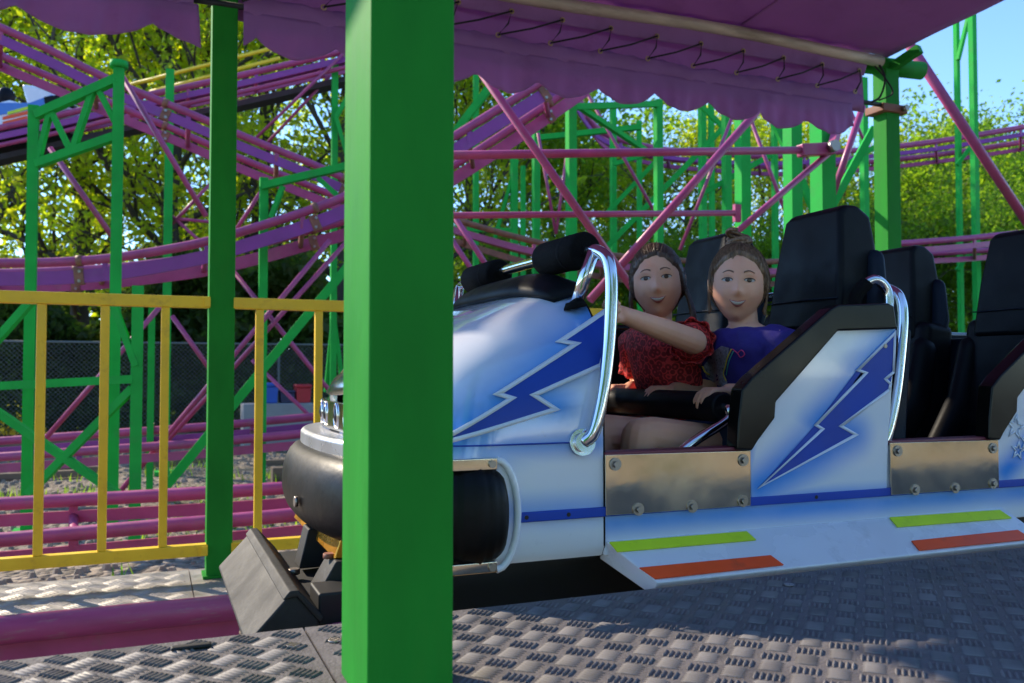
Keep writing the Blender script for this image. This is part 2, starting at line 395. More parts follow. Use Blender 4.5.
g.box((-1.6, .25, -.16), (3.4, .30, -.021)); g.box((-1.6, EDGE - .05, -.16), (3.4, EDGE - .004, -.021))
struct(g.build('deck_frame', CHASSIS))
g = MB()
g.box((-2.6, 3.50, -.52), (.165, 4.22, -.50)); tread(g, -2.6, .165, 3.52, 4.20, -.50, .085, .06, .016, .004)
struct(g.build('walkway', ALU, fix=False))
g = MB()
g.box((.17, 3.50, -.52), (3.6, 4.22, -.50)); tread(g, .17, 3.6, 3.52, 4.20, -.50, .085, .06, .016, .004)
struct(g.build('walkway', ALU, fix=False))
g = MB(); g.box((-2.6, 3.52, -1.02), (-2.5, 4.2, -.521)); g.box((-.9, 3.52, -1.02), (-.8, 4.2, -.521)); g.box((1.6, 3.52, -1.02), (1.7, 4.2, -.521)); g.box((-2.6, 4.17, -.60), (3.6, 4.215, -.521))
struct(g.build('walkway_frame', ALU))
# deck screws
t = MB()
for x, y in [(.255, 1.30), (.195, 1.30), (.255, .9), (.195, .9), (1.1, 1.31), (1.9, 1.31), (-.5, 1.31)]:
    t.disc((x, y, 0), (0, 0, 1), .010, .003, 10)
t.build('deck_screws', BOLT)['kind'] = 'structure'
o = MB().box((.03, 1.335, .001), (.085, 1.350, .007)).build('deck_latch', CHASSIS, bevel=.004)
tag(o, 'small black latch bar lying on the dark tread plate by the deck edge', 'latch')

# ================================================================== CANOPY POSTS
def post(name, x, y, w, z0, z1, label, extra=None):
    t = thing(name, (x, y, z0), label, 'post', 'green canopy posts')
    MB().box((x - w / 2, y - w / 2, z0), (x + w / 2, y + w / 2 + (.045 if y < 2 else 0), z1)).build('shaft', GREEN, t, bevel=.004)
    if y > 2: MB().box((x - w * .62, y - w * .62, z0), (x + w * .62, y + w * .62, z0 + .012)).build('base_plate', GREEN, t)
    return t
post('canopy_post', .287, 1.055, .105, .001, 2.9, 'broad green square post standing closest in front of the car')
pl = post('canopy_post', .283, 4.06, .108, -.499, 2.9, 'green square post standing on the walkway between two yellow railing sections')
pr = post('canopy_post', 4.20, 4.06, .108, -.999, 2.26, 'green square post holding the end of the beige pipe, behind the black seats')
g = MB().tube([(4.05, 4.10, 2.30), (4.46, 4.02, 2.285)], .055, 14); g.build('cross_tube', GREEN, pr)
g = MB().beam((4.20, 4.06, 2.26), (4.26, 3.85, 2.34), .05); g.build('roof_arm', GREEN, pr)
g = MB().box((4.10, 3.985, 1.985), (4.30, 4.135, 2.035)); g.build('clamp', RUST, pr, bevel=.006)
MB().disc((4.26, 3.99, 2.01), (0, -1, 0), .018, .04, 8).build('clamp_bolt', BOLT, pr)

# ================================================================== CANOPY
def canopy():
    c = thing('canopy', (2.2, 4.0, 2.3), 'purple canvas canopy with scalloped valance laced along a beige pipe', 'canopy')
    YE, ZE = 4.03, 2.30
    def roof_z(x, y):
        f = (YE - y)
        return ZE + .05 + .10 * f + .015 * math.sin(x * 2.1 + y) * min(1, f * 2) - .05 * math.sin(min(1, f / 3.9) * math.pi) * (.6 + .4 * math.sin(x * 1.7))
    rows = []
    for j in range(40):
        y = YE + .02 - 3.25 * j / 39; row = []
        for i in range(81):
            u = i / 80; x = -1.22 + 5.42 * u
            if u == 1: x += .06 * math.sin(j / 39 * math.pi * 2) * .4
            row.append((x, y, roof_z(x, y) + .006 * math.sin(x * 23 + math.sin(y * 5) * 2) * math.exp(-(YE - y) * 1.2)))
        rows.append(row)
    MB().grid(rows).build('roof_sheet', CANVAS, c, solid=.004)
    for sx in (-.4, .75, 1.9, 3.05):
        MB().tube([(sx + .01 * math.sin(k), YE - .05 - 3.1 * k / 24, roof_z(sx, YE - .05 - 3.1 * k / 24) - .004) for k in range(25)], .006, 6).build('roof_seam', CANVAS, c)
    # backing sheet hanging behind the lacing
    rows = [[(x, YE + .055 + .01 * math.sin(x * 17) - .02 * v, ZE + .04 - .36 * v) for x in [.30 + 3.72 * i / 120 for i in range(121)]] for v in (0, .33, .66, 1)]
    MB().grid(rows).build('backing_sheet', CANVAS, c, solid=.003)
    MB().tube([(-.1 + 4.2 * i / 12, YE - .03, ZE + .012 * math.sin(i * .9)) for i in range(13)], .034, 14).build('eave_pipe', PIPE, c)
    # upper flap with eyelets
    def flap(x0, x1, z0, z1, y0, y1, amp, seed, name, scallop=None, n=None, end=None):
        n = n or int((x1 - x0) / .02); rows = []; m = 10
        for i in range(n + 1):
            x = x0 + (x1 - x0) * i / n; row = []
            zb = z1
            if scallop: zb = z1 + scallop(x)
            for k in range(m + 1):
                v = k / m; z = z0 + (zb - z0) * v
                wob = amp * (v ** 1.3) * (math.sin(x * 11 + seed) + .6 * math.sin(x * 23.7 + seed * 2 + v * 2) + .35 * math.sin(x * 41 + 1.3 * seed))
                row.append((x + (.012 * v * math.sin(x * 9)), y0 + (y1 - y0) * v + wob + amp * .5 * math.sin(x * 67 + 2 * math.sin(x * 7) + v) * v, z))
            rows.append(row)
        return MB().grid(rows).build(name, CANVAS, c, solid=.003)
    flap(.34, 4.0, ZE - .02, ZE - .105, YE - .03, YE - .005, .004, 1.0, 'eyelet_flap')
    per = .343
    def sc(x):
        u = ((x - 1.45) / per) % 1.0
        return -.075 * math.sin(math.pi * u) ** .8 + .012 * math.sin(x * 3.1)
    # sleeve: a puckered tube of canvas round the lower rail
    def sleeve(x0, x1, dz):
        rows = []; n = int((x1 - x0) / .018)
        for i in range(n + 1):
            x = x0 + (x1 - x0) * i / n; row = []
            for k in range(13):
                a = 2 * math.pi * k / 13; pk = 1 + .12 * math.sin(x * 31 + k * 1.5 + 2 * math.sin(x * 5)) + .10 * math.sin(x * 57 - k * 2)
                zc = ZE - .275 + .006 * math.sin(x * 6) + dz
                row.append((x, YE - .02 + .020 * math.cos(a) * pk, zc + .052 * math.sin(a) * pk - .004 * math.sin(x * 19)))
            rows.append(row)
        return MB().grid(rows, closed=True).build('sleeve', CANVAS, c)
    sleeve(.36, 3.95, 0); flap(.36, 3.86, ZE - .30, ZE - .425, YE - .036, YE - .05, .011, 2.1, 'valance', sc)
    flap(-1.1, .17, ZE - .30, ZE - .425, YE - .036, YE - .05, .012, 4.4, 'valance', lambda x: -.075 * math.sin(math.pi * (((x - .52) / (per * 1.55)) % 1.0)) ** .8)
    sleeve(-1.1, .15, 0)
    rows = [[(x, YE + .03 + .01 * math.sin(x * 17), ZE + .04 - .32 * v) for x in [-1.1 + 1.25 * i / 60 for i in range(61)]] for v in (0, .5, 1)]
    MB().grid(rows).build('backing_sheet', CANVAS, c, solid=.003)
    MB().tube([(x, YE - .02, ZE - .275) for x in (.10, 4.12)], .014, 10).build('hem_rail', CHASSIS, c)
    # eyelets and cord
    ey = []; x = .42
    up_, dn_ = [], []
    i = 0
    while x < 3.9:
        pu = Vector((x + .10, YE - .016, ZE - .085)); pd = Vector((x, YE - .082, ZE - .245)); up_.append(pu); dn_.append(pd); x += .285; i += 1
    g = MB()
    for p in up_ + dn_:
        MB().tube([p + Vector((.011 * math.cos(a), -.003, .011 * math.sin(a))) for a in [k * math.pi / 5 for k in range(11)]], .004, 6).build('eyelet', BRASS, c)
    path = []
    for k in range(len(up_)):
        a, b = up_[k] + Vector((0, -.006, 0)), dn_[k] + Vector((0, -.006, 0))
        path += [a, a.lerp(b, .5) + Vector((.01, -.014, -.008)), b]
        if k + 1 < len(up_): path.append(b.lerp(up_[k + 1], .5) + Vector((0, -.016, -.012)))
    MB().tube(path, .0048, 6).build('lacing_cord', CORD, c)
    for x, s in ((.19, -1), (.33, 1), (4.02, 1)):
        pts = [(x, YE - .06, ZE - .06), (x + .04 * s, YE - .10, ZE - .14), (x + .11 * s, YE - .09, ZE - .22), (x + .02 * s, YE - .07, ZE - .27)]
        MB().tube(catmull(pts, 6), .005, 6).build('tie_cord', CORD, c)
    MB().tube(catmull([(4.06, 4.0, 2.30), (4.10, 3.97, 2.18), (4.06, 3.97, 2.06), (4.0, 3.98, 2.02)], 8), .007, 6).build('tie_cord', CORD, c)
canopy()

# ================================================================== YELLOW RAILING
def railing(x0, x1, xs, label):
    y = 4.03; t = thing('railing', (x0, y, -.5), label, 'railing', 'yellow railing sections')
    MB().box((x0, y - .025, .672), (x1, y + .025, .722)).build('top_rail', YELLOW, t, bevel=.004)
    MB().box((x0, y - .025, -.402), (x1, y + .025, -.352)).build('bottom_rail', YELLOW, t, bevel=.004)
    for x in xs: MB().box((x - .017, y - .017, -.352), (x + .017, y + .017, .672)).build('baluster', YELLOW, t, bevel=.003)
    for x in (x0 + .014, x1 - .014):
        for z in (.697, -.377): MB().box((x - .012, y - .036, z - .018), (x + .012, y - .0251, z + .018)).build('bracket', YELLOW, t)
railing(-2.6, .236, [.053 - .2355 * k for k in range(11)], 'yellow metal railing section running from the left edge to the green post')
railing(.330, 2.2, [.445 + .262 * k for k in range(7)], 'yellow metal railing section running right from the green post behind the car nose')

# ================================================================== STATION TRACK (pink beam in front of the walkway)
def station_track():
    t = thing('station_track', (0, 3.4, -1), 'pink scratched rail beam running between dark deck and bright walkway', 'rail')
    MB().tube([(-2.6, 3.36, -.466), (.31, 3.36, -.466)], .047, 18).build('tube_rail', MAGENTA_W, t)
    MB().box((-2.6, 3.37, -.70), (.31, 3.40, -.515)).build('web', MAGENTA, t)
    for x in (-2.2, -1.2, -.2, .28): MB().box((x - .03, 3.30, -1.0), (x + .03, 3.334, -.60)).build('stanchion', MAGENTA, t)
    g = MB()
    for y in (1.66, 2.30): g.tube([(-2.6, y, -.38), (4.2, y, -.38)], .04, 12)
    for x in [-2.4 + .8 * k for k in range(9)]: g.box((x - .03, 1.66, -.46), (x + .03, 2.30, -.40))
    g.build('running_rails', MAGENTA, t)
    g = MB()
    for x in (-2.0, 0.0, 2.0, 4.0): MB().box((x - .04, 1.93, -1.0), (x + .04, 2.03, -.46)).build('support', GREEN_FAR, t)
station_track()
# ================================================================== COASTER CAR
YC, HW, NA = 1.98, 0.48, 0.305
Z0, NS = 0.24, 3.3
def zt(x): return float(np.interp(x, [.28, .34, .40, .50, .65, .80, .92], [.335, .385, .425, .475, .53, .59, .625]))
def hw(x):
    if x >= .62: return HW
    return HW * max(0.0, 1 - ((.62 - x) / NA) ** 2.6) ** (1 / 2.6)
def side_y(x, z):
    """near side of the cowl at height z"""
    w = hw(x)
    if z <= Z0: return YC - w
    q = min(1, (z - Z0) / (zt(x) - Z0))
    return YC - w * (1 - q ** NS) ** (1 / NS)
def on_cowl(px, py):
    y = 1.5
    for _ in range(30):
        p = P(px, py, y=y); y = .5 * y + .5 * side_y(max(.33, p.x), p.z)
    return P(px, py, y=y)
CAR = thing('coaster_car', (1.25, YC, -.30), 'white and blue coaster car with lightning bolts, black seats and chrome roll bars', 'coaster car')
OB = OFF[CAR.name]
def lx(p): return (p[0] - OB.x, p[1] - OB.z)          # world (x,z) to the car's own (x,z)

# --- artwork outlines, read off the flat sides
BOLT1 = [on_cowl(*q) for q in [(405, 462), (451, 434), (511, 398), (497, 393.8), (575, 343.7), (559.6, 341), (607, 309), (600, 365), (533, 395), (554.6, 409), (451.7, 440)]]
BOLT1 = [(p.x, p.z) for p in BOLT1]
PY = 1.492
BOLT2 = [P(*q, y=PY) for q in [(760, 487), (822.6, 429), (816, 425), (866, 373), (858, 370), (895, 333), (893.5, 372), (885.5, 379), (890.5, 384), (889, 390), (841, 426), (856, 434.7)]]
BOLT2 = [(p.x, p.z) for p in BOLT2]
DX = .727                                              # distance from one seat row to the next
def segs_of(poly, idx, wd, st): return [(lx(poly[a]), lx(poly[b]), wd, st) for a, b in idx]
COWL_M = airbrush('cowl_paint', segs_of(BOLT1, [(0, 2), (2, 4), (4, 6), (9, 10), (8, 9)], .105, .95) + [(lx((.52, .262)), lx((.80, .262)), .045, .7), (lx((.60, .135)), lx((.82, .135)), .05, .55)])
GOLD = mat('gold_reflection_tint', (.75, .33, .03), .18, metal=.6, var=.4, scale=14)  # chrome front plate coloured gold, its reflection put into the base colour
PANEL_M = airbrush('panel_paint', segs_of(BOLT2, [(0, 1), (2, 3), (4, 5), (10, 11), (0, 11)], .075, .95) + [(lx((1.15, .235)), lx((1.15, .13)), .03, .7), (lx((1.16, .13)), lx((1.56, .13)), .03, .6)]
                   + [(lx((a[0] + DX, a[1])), lx((b[0] + DX, b[1])), .06, 1.0) for a, b in [(BOLT2[0], BOLT2[1]), (BOLT2[2], BOLT2[3])]])
SILL_M = airbrush('sill_paint', [(lx((.62, .105)), lx((2.8, .105)), .05, .8)])

# --- cowl: lofted nose, closed hood
rows = []
xs = [.3155, .318, .323, .332, .345, .365, .39, .42] + [.44 + .02 * i for i in range(18)] + [.80, .815]
for x in xs:
    w, h = hw(x), zt(x); row = []
    zl = .11 if x < .40 else .04 + .07 * max(0, (.50 - x) / .10)
    for z in (.04, .06, .10, .14, .19): row.append((x, YC - w + (.012 if z < .05 else 0), max(z, zl + (z - .04) * .3)))
    for k in range(33):
        a = math.pi * k / 32; cx_, sz = math.cos(a), math.sin(a)
        row.append((x + (.03 * max(0, sz) ** 2 if x > .78 else 0), YC - w * math.copysign(abs(cx_) ** (2 / NS), cx_), Z0 + (h - Z0) * sz ** (2 / NS)))
    for z in (.19, .14, .10, .06, .04): row.append((x, YC + w - (.012 if z < .05 else 0), max(z, zl + (z - .04) * .3)))
    rows.append([(q[0] + (.085 * max(0, min(1, (q[2] - .19) / .09)) * ((.62 - q[0]) / NA if q[0] < .62 else 0)), q[1], q[2]) for q in row])
cowl = MB().grid(rows).build('cowl', COWL_M, CAR)
g = MB(); g.add(rows[-1], [tuple(range(len(rows[-1])))]); g.build('cowl_bulkhead', VINYL, CAR, solid=.004)

def poly_on(poly, yfun, name, m, parent, cuts=5, off=.003):
    bm = bmesh.new(); vs_ = [bm.verts.new((x, 0, z)) for x, z in poly]; f = bm.faces.new(vs_)
    bmesh.ops.triangulate(bm, faces=[f])
    bmesh.ops.subdivide_edges(bm, edges=bm.edges[:], cuts=cuts, use_grid_fill=True)
    bm.normal_update(); of = OFF[parent.name]
    for v in bm.verts:
        y = yfun(v.co.x, v.co.z) - off; v.co = (v.co.x - of.x, y - of.y, v.co.z - of.z)
    me = bpy.data.meshes.new(name); bm.to_mesh(me); bm.free(); me.materials.append(m)
    o = bpy.data.objects.new(name, me); col.objects.link(o); o.parent = parent; OFF[o.name] = of
    q = o.modifiers.new('solid', 'SOLIDIFY'); q.thickness = .0016; q.offset = 0
    return o
def stroke_on(poly, yfun, name, m, parent, w=.0055, off=.0048, closed=True, n=16):
    g = MB(); N = len(poly)
    # mitred outline strip
    L_, R_ = [], []
    for i in range(N):
        p = Vector(poly[i]); a = Vector(poly[i - 1]); b = Vector(poly[(i + 1) % N])
        d1 = (p - a).normalized(); d2 = (b - p).normalized()
        n1 = Vector((-d1.y, d1.x)); n2 = Vector((-d2.y, d2.x)); mt = (n1 + n2)
        if mt.length < 1e-3: mt = n1
        mt.normalize(); k = w / 2 / max(.35, mt.dot(n1))
        L_.append(p + mt * k); R_.append(p - mt * k)
    for i in range(N if closed else N - 1):
        j = (i + 1) % N; rws = []
        for k in range(n + 1):
            t = k / n; a = L_[i].lerp(L_[j], t); b = R_[i].lerp(R_[j], t)
            rws.append([(a.x, yfun(a.x, a.y) - off, a.y), (b.x, yfun(b.x, b.y) - off, b.y)])
        g.grid(rws)
    return g.build(name, m, parent, solid=.0012)
b1 = poly_on(BOLT1, side_y, 'lightning_bolt', BLUE_D, cowl, cuts=6)
stroke_on(BOLT1, side_y, 'pinstripe', WHITE_L, cowl, w=.0085)
# hood crease line and small badge
g = MB(); g.grid([[(x, side_y(x, .262) - .002, .2635), (x, side_y(x, .262) - .002, .2605)] for x in [.50 + .01 * i for i in range(30)]]); g.build('seam', BLUE_D, cowl, solid=.001)

# dash pad: black vinyl on top of the hood
rows = []
for i in range(9):
    u = i / 8; row = []
    for k in range(15):
        v = -1 + 2 * k / 14; x = .72 + .05 * abs(v) ** 2 + (.850 - .72 - .05 * abs(v) ** 2) * u
        y = YC + .345 * v
        q = min(.98, abs(y - YC) / hw(x)); zb = Z0 + (zt(x) - Z0) * (1 - q ** NS) ** (1 / NS)
        row.append((x, y, zb + .006 + .024 * math.sin(math.pi * min(1, u * 1.1)) ** .5 * (1 - v ** 6)))
    rows.append(row)
dash = MB().grid(rows).build('dash_pad', VINYL, CAR, solid=.010)
MB().prism([(.80, .10), (.825, .10), (.84, .50), (.815, .50)], 1.60, 2.36).build('dashboard', VINYL, CAR, bevel=.006)

# nose details: ledge, lamps, bumper
def ring(off, th0=-88, th1=88, n=48):
    out = []
    for i in range(n + 1):
        a = R(th0 + (th1 - th0) * i / n); c_, s_ = math.cos(a), math.sin(a)
        out.append((.62 - (NA + off) * abs(c_) ** (2 / 2.6), YC + (HW + off) * math.copysign(abs(s_) ** (2 / 2.6), s_)))
    return out
MB().sweep([(x, y, .238) for x, y in ring(-.062, -58, 58)], [(-.05, -.022), (.05, -.022), (.05, .016), (.042, .024), (-.042, .024), (-.05, .016)], smooth=False).build('nose_ledge', mat('ledge_grey', (.50, .50, .52), .25, metal=.5), CAR, bevel=.003)
gr = MB().sweep([(x, y, .300) for x, y in ring(-.086, -52, 52)], [(-.024, -.034), (.024, -.034), (.024, .030), (-.024, .030)], smooth=False).build('grille', CHROME, CAR, bevel=.003)
for i in range(2, 47, 5):
    (x, y), (xa, ya), (xb, yb) = ring(-.062, -48, 48)[i], ring(-.062, -48, 48)[i - 1], ring(-.062, -48, 48)[i + 1]
    t_ = Vector((xb - xa, yb - ya, 0)).normalized(); nn = Vector((-t_.y, t_.x, 0))
    if nn.x > 0: nn = -nn
    c_ = Vector((x, y, .300)); pts = [c_ + t_ * (.018 * math.cos(k * math.pi / 8)) + Vector((0, 0, .027 * math.sin(k * math.pi / 8))) for k in range(17)]
    lam = MB().tube(pts, .0030, 8, caps=False)
    lam.build('lamp_rim', CHROME, gr)
    lens = MB(); lens.add([c_ + nn * .006] + pts[:16], [(0, 1 + k, 1 + (k + 1) % 16) for k in range(16)], True); lens.build('lamp_lens', mat('lens', (.04, .04, .05), .10, metal=.2) if i == 2 else bpy.data.materials['lens'], gr, solid=.002)
# domed hood cap above the lamps
rows = []
for i in range(9):
    u = i / 8; row = []
    for k in range(25):
        a = R(-80 + 160 * k / 24); rr_ = (1 - u) ** .6
        row.append((  .588 - .212 * math.cos(a) * rr_, YC + .33 * math.sin(a) * rr_, .345 + .075 * u ** .55 + (.06 * (1 - math.cos(a) * rr_))))
    rows.append(row)
MB().grid(rows).build('hood_cap', mat('smoked_chrome', (.55, .52, .50), .12, metal=.9), CAR, solid=.006)
# wrap-around rubber bumper with rounded ends
path = [(.612, YC - .452), (.59, YC - .452), (.55, YC - .450)] + [(x, y) for x, y in ring(-.028, -74, 74, 40)] + [(.55, YC + .450), (.60, YC + .452)]
path = [Vector((x, y, .135 + .012 * max(0, min(1, (.52 - x) / .15)))) for x, y in path]
prof = [(.068 * math.copysign(abs(math.cos(k * math.pi / 12)) ** .8, math.cos(k * math.pi / 12)), .098 * math.copysign(abs(math.sin(k * math.pi / 12)) ** .9, math.sin(k * math.pi / 12))) for k in range(24)]
dense = []
for a, b in zip(path, path[1:]):
    m_ = max(1, int((b - a).length / .006))
    dense += [a.lerp(b, k / m_) for k in range(m_)]
dense.append(path[-1])
L_ = len(dense); scl = []
for i, p in enumerate(dense):
    e = min(i, L_ - 1 - i) * .006
    s_ = min(1, .55 + .45 * math.sqrt(max(0, 1 - (1 - min(1, e / .05)) ** 2)))
    rib = .05 * (0 if e < .02 else (math.sin(p.x * 330) * .5)) if p.x > .44 else 0
    scl.append((s_ + rib) * (1 - .14 * max(0, min(1, (.52 - p.x) / .12))))
bump = MB().sweep(dense, prof, scale=scl).build('bumper', RUBBER, CAR)
for k in (.40,):
    i = int(k * L_); p = dense[i]; d = (dense[i + 1] - dense[i - 1]).normalized(); nn = Vector((-d.y, d.x, 0)); nn = nn if nn.x < 0 else -nn
    MB().disc(p + nn * .062 + Vector((0, 0, -.02)), nn, .011, .007, 12).build('bumper_bolt', BOLT, bump)
for z0_, z1_ in ((.218, .240), (.032, .052)):
    s_ = MB().box((.42, 1.488, z0_), (.588, 1.4985, z1_)).build('bumper_strap', PLATE, CAR, bevel=.002)
    MB().disc((.577, 1.488, (z0_ + z1_) / 2), (0, -1, 0), .007, .005, 12).build('strap_bolt', BOLT, s_)
# white lip round the bumper end
pts = [Vector((.588, 1.497, .236))] + [Vector((.590 + .042 * math.sin(math.pi * k / 12), 1.497, .135 + .10 * math.cos(math.pi * k / 12))) for k in range(13)] + [Vector((.588, 1.497, .034))]
MB().tube(pts, .007, 10).build('bumper_lip', WHITE, CAR)

# --- body side: sill wall both sides, floor, far wall
XE = 3.30
g = MB(); g.prism([(.816, .04), (XE, .04), (XE, .232), (.816, .232)], 1.5, 1.535); sill = g.build('side_sill', SILL_M, CAR, bevel=.004)
MB().box((.627, 1.4935, .117), (XE, 1.4995, .136)).build('blue_stripe', BLUE_D, CAR, bevel=.002)
for x in (.648, .735, .86, 1.03, 1.10, 1.33, 1.70, 1.78):
    MB().disc((x, 1.4935, .1265), (0, -1, 0), .0042, .001, 10).build('rivet', CHASSIS, CAR)
g = MB(); g.prism([(.79, .04), (XE, .04), (XE, .53), (.94, .53), (.82, .40)], 2.43, 2.46); g.build('far_side_wall', VINYL, CAR, bevel=.006)
MB().tube([(.96, 2.445, .535), (XE, 2.445, .535)], .012, 10).build('wall_edge', TRIM, CAR)
MB().box((.62, 1.535, .03), (XE, 2.43, .05)).build('cockpit_floor', CHASSIS, CAR)
MB().box((.40, 1.62, -.10), (XE, 2.34, .028)).build('chassis', CHASSIS, CAR)
# red lip along the door opening
for dx in (0, DX):
    MB().box((.815 + dx, 1.496, .2325), (1.155 + dx, 1.538, .241)).build('door_lip', mat('lip', (.16, .02, .04), .4) if dx == 0 else bpy.data.materials['lip'], CAR, bevel=.002)

# --- skirt: flared step with lime and orange bars
YT, ZTs, YB, ZB = 1.499, .070, 1.402, .006
def sk(px, py):
    """point on the slanted skirt face"""
    y = 1.45
    for _ in range(40):
        p = P(px, py, y=y); t_ = (p.z - ZB) / (ZTs - ZB); y = .5 * y + .5 * (YB + (YT - YB) * t_)
    return P(px, py, y=y)
A_, B_, C_, D_ = sk(607, 543), sk(1012, 515), sk(1046, 538), sk(662, 589)
A_.z = B_.z = ZTs; A_.y = B_.y = YT; C_.z = D_.z = ZB; C_.y = D_.y = YB
def skirt(A_, B_, C_, D_, name):
    g = MB(); dn = Vector((0, .02, -.030))
    top = [A_, B_, C_, D_]; bot = [A_ + Vector((0, .03, -.04)), B_ + Vector((0, .03, -.04)), C_ + dn, D_ + dn]
    g.add(top + bot, [(0, 1, 2, 3), (7, 6, 5, 4), (0, 3, 7, 4), (1, 5, 6, 2), (2, 6, 7, 3), (0, 4, 5, 1)])
    return g.build(name, mat('skirt_paint', (.68, .71, .79), .22, coat=.5, var=.05, dirt=(.25, .25, .27), dirt_amt=.3, dscale=14) if 'skirt_paint' not in bpy.data.materials else bpy.data.materials['skirt_paint'], CAR, bevel=.004)
skt = skirt(A_, B_, C_, D_, 'side_skirt')
nrm = (B_ - A_).cross(D_ - A_).normalized()
if nrm.y > 0: nrm = -nrm
def bar(pts, m, name):
    q = [sk(*p) + nrm * .0015 for p in pts]; q2 = [p + nrm * .0025 for p in q]; k = len(q)
    g = MB(); g.add(q + q2, [tuple(range(k)), tuple(range(2 * k - 1, k - 1, -1))] + [(i, (i + 1) % k, k + (i + 1) % k, k + i) for i in range(k)])
    o = g.build(name, m, skt); return o
bar([(609, 543.5), (746, 532.5), (755.5, 541), (617, 553)], LIME, 'lime_bar'); bar([(639, 569), (770, 556.5), (783, 566), (655, 580)], ORANGE, 'orange_bar')
bar([(889, 518.5), (999, 511), (1011, 519), (897, 528)], LIME, 'lime_bar'); bar([(911, 542), (1017, 531), (1031, 540), (919, 551.5)], ORANGE, 'orange_bar')

# --- polished plates under the door openings, with washers
for dx in (0, DX):
    p = MB().prism([(.814 + dx, .120), (1.155 + dx, .119), (1.156 + dx, .2325), (.813 + dx, .2365)], 1.4905, 1.4935).build('kick_plate', PLATE, CAR, bevel=.0008)
    for x, z in ((.834, .218), (1.136, .214), (.885, .128), (1.010, .126), (1.134, .130)):
        w_ = MB().disc((x + dx, 1.4905, z), (0, -1, 0), .0125, .003, 18).build('washer', BOLT, p)
        MB().disc((x + dx, 1.4875, z), (0, -1, 0), .0068, .006, 6).build('screw', BOLT, p)

# --- seat side panels with black trim
PX = lambda l, y: [(P(*q, y=y).x, P(*q, y=y).z) for q in l]
pan = PX([(752, 503), (750, 449), (757, 436), (772, 416), (774, 401), (838, 327), (896.5, 327), (889, 440), (887.5, 492)], 1.4935)
trm = PX([(737, 450), (738, 424), (742, 389), (752, 377), (830, 309), (838, 304.5), (888, 303), (894, 306), (897.5, 329), (838, 331), (776, 402), (775, 418), (758, 441), (752, 451)], 1.486)
star = [[.0]]
for dx in (0, DX, 2 * DX):
    s = [(x + dx, z) for x, z in pan]
    sp_ = MB().prism(s, 1.4945, 1.545).build('seat_panel', PANEL_M, CAR, bevel=.003)
    tr_ = MB().prism([(x + dx, z) for x, z in trm], 1.484, 1.525).build('panel_trim', TRIM, CAR, bevel=.005, seg=3)
    if dx == 0:
        poly_on(BOLT2, lambda x, z: 1.4945, 'lightning_bolt', BLUE_D, sp_, cuts=1, off=.0012)
        stroke_on(BOLT2, lambda x, z: 1.4945, 'pinstripe', WHITE_L, sp_, w=.0065, off=.0028, n=2)
        MB().disc((1.53, 1.492, .455), (0, -1, 0), .005, .002, 12).build('panel_screw', BOLT, sp_)
    elif dx == DX:
        for cx_, cz_, r_ in ((1.945, .262, .028), (1.952, .205, .020), (1.985, .225, .022), (2.01, .285, .03)):
            st_ = [(cx_ + (r_ if k % 2 == 0 else r_ * .42) * math.sin(k * math.pi / 5 + .2), cz_ + (r_ if k % 2 == 0 else r_ * .42) * math.cos(k * math.pi / 5 + .2)) for k in range(10)]
            stroke_on(st_, lambda x, z: 1.4945, 'star', WHITE_L, sp_, w=.004, off=.002, n=1)
        poly_on([(2.0, .20), (2.2, .42), (2.24, .36), (2.1, .26)], lambda x, z: 1.4945, 'lightning_bolt', BLUE_D, sp_, cuts=1, off=.0012)
    MB().prism([(1.20 + dx, .06), (1.56 + dx, .06), (1.56 + dx, .49), (1.42 + dx, .49), (1.20 + dx, .31)], 1.546, 1.556).build('panel_lining', VINYL, CAR, bevel=.01)

# --- seats
def seat(dx, yc):
    s = MB()
    s.prism([(1.13 + dx, .052), (1.50 + dx, .052), (1.50 + dx, .13), (1.15 + dx, .155), (1.12 + dx, .13)], yc - .165, yc + .165)
    st_ = s.build('seat', VINYL, CAR, bevel=.025, seg=3)
    MB().prism([(1.46 + dx, .10), (1.60 + dx, .09), (1.665 + dx, .545), (1.535 + dx, .56)], yc - .175, yc + .175).build('backrest', VINYL, CAR, bevel=.03, seg=4)
    # headrest: tapering block, front face leaning back
    h = MB(); w0, w1 = .135, .098
    pts = [(1.515 + dx, .50), (1.64 + dx, .50), (1.662 + dx, .70), (1.655 + dx, .785), (1.62 + dx, .812), (1.575 + dx, .812), (1.555 + dx, .79), (1.535 + dx, .66)]
    ws = [w0, w0, .118, .106, w1, w1, .104, .122]
    n_ = len(pts); vs_ = [(x, yc - w_, z) for (x, z), w_ in zip(pts, ws)] + [(x, yc + w_, z) for (x, z), w_ in zip(pts, ws)]
    h.add(vs_, [tuple(range(n_)), tuple(range(2 * n_ - 1, n_ - 1, -1))] + [(i, i + n_, (i + 1) % n_ + n_, (i + 1) % n_) for i in range(n_)])
    hr = h.build('headrest', VINYL, CAR, bevel=.016, seg=3)
    # seam
    MB().tube([(1.5195 + dx, yc - .128, .575), (1.5185 + dx, yc, .577), (1.5195 + dx, yc + .128, .575)], .0022, 6).build('seam', VINYL_B, hr)
    for sgn in (-1, 1):
        b = MB().limb([(1.60 + dx, yc + sgn * .128, .44), (1.632 + dx, yc + sgn * .126, .56), (1.645 + dx, yc + sgn * .112, .665)], [.040, .042, .034], flat=(.55, 1.1))
        b.build('side_bolster', VINYL_B, CAR)
        c_ = MB().limb([(1.40 + dx, yc + sgn * .155, .16), (1.50 + dx, yc + sgn * .158, .30), (1.54 + dx, yc + sgn * .155, .46)], [.05, .052, .045], flat=(.7, 1)).build('backrest_wing', VINYL, CAR)
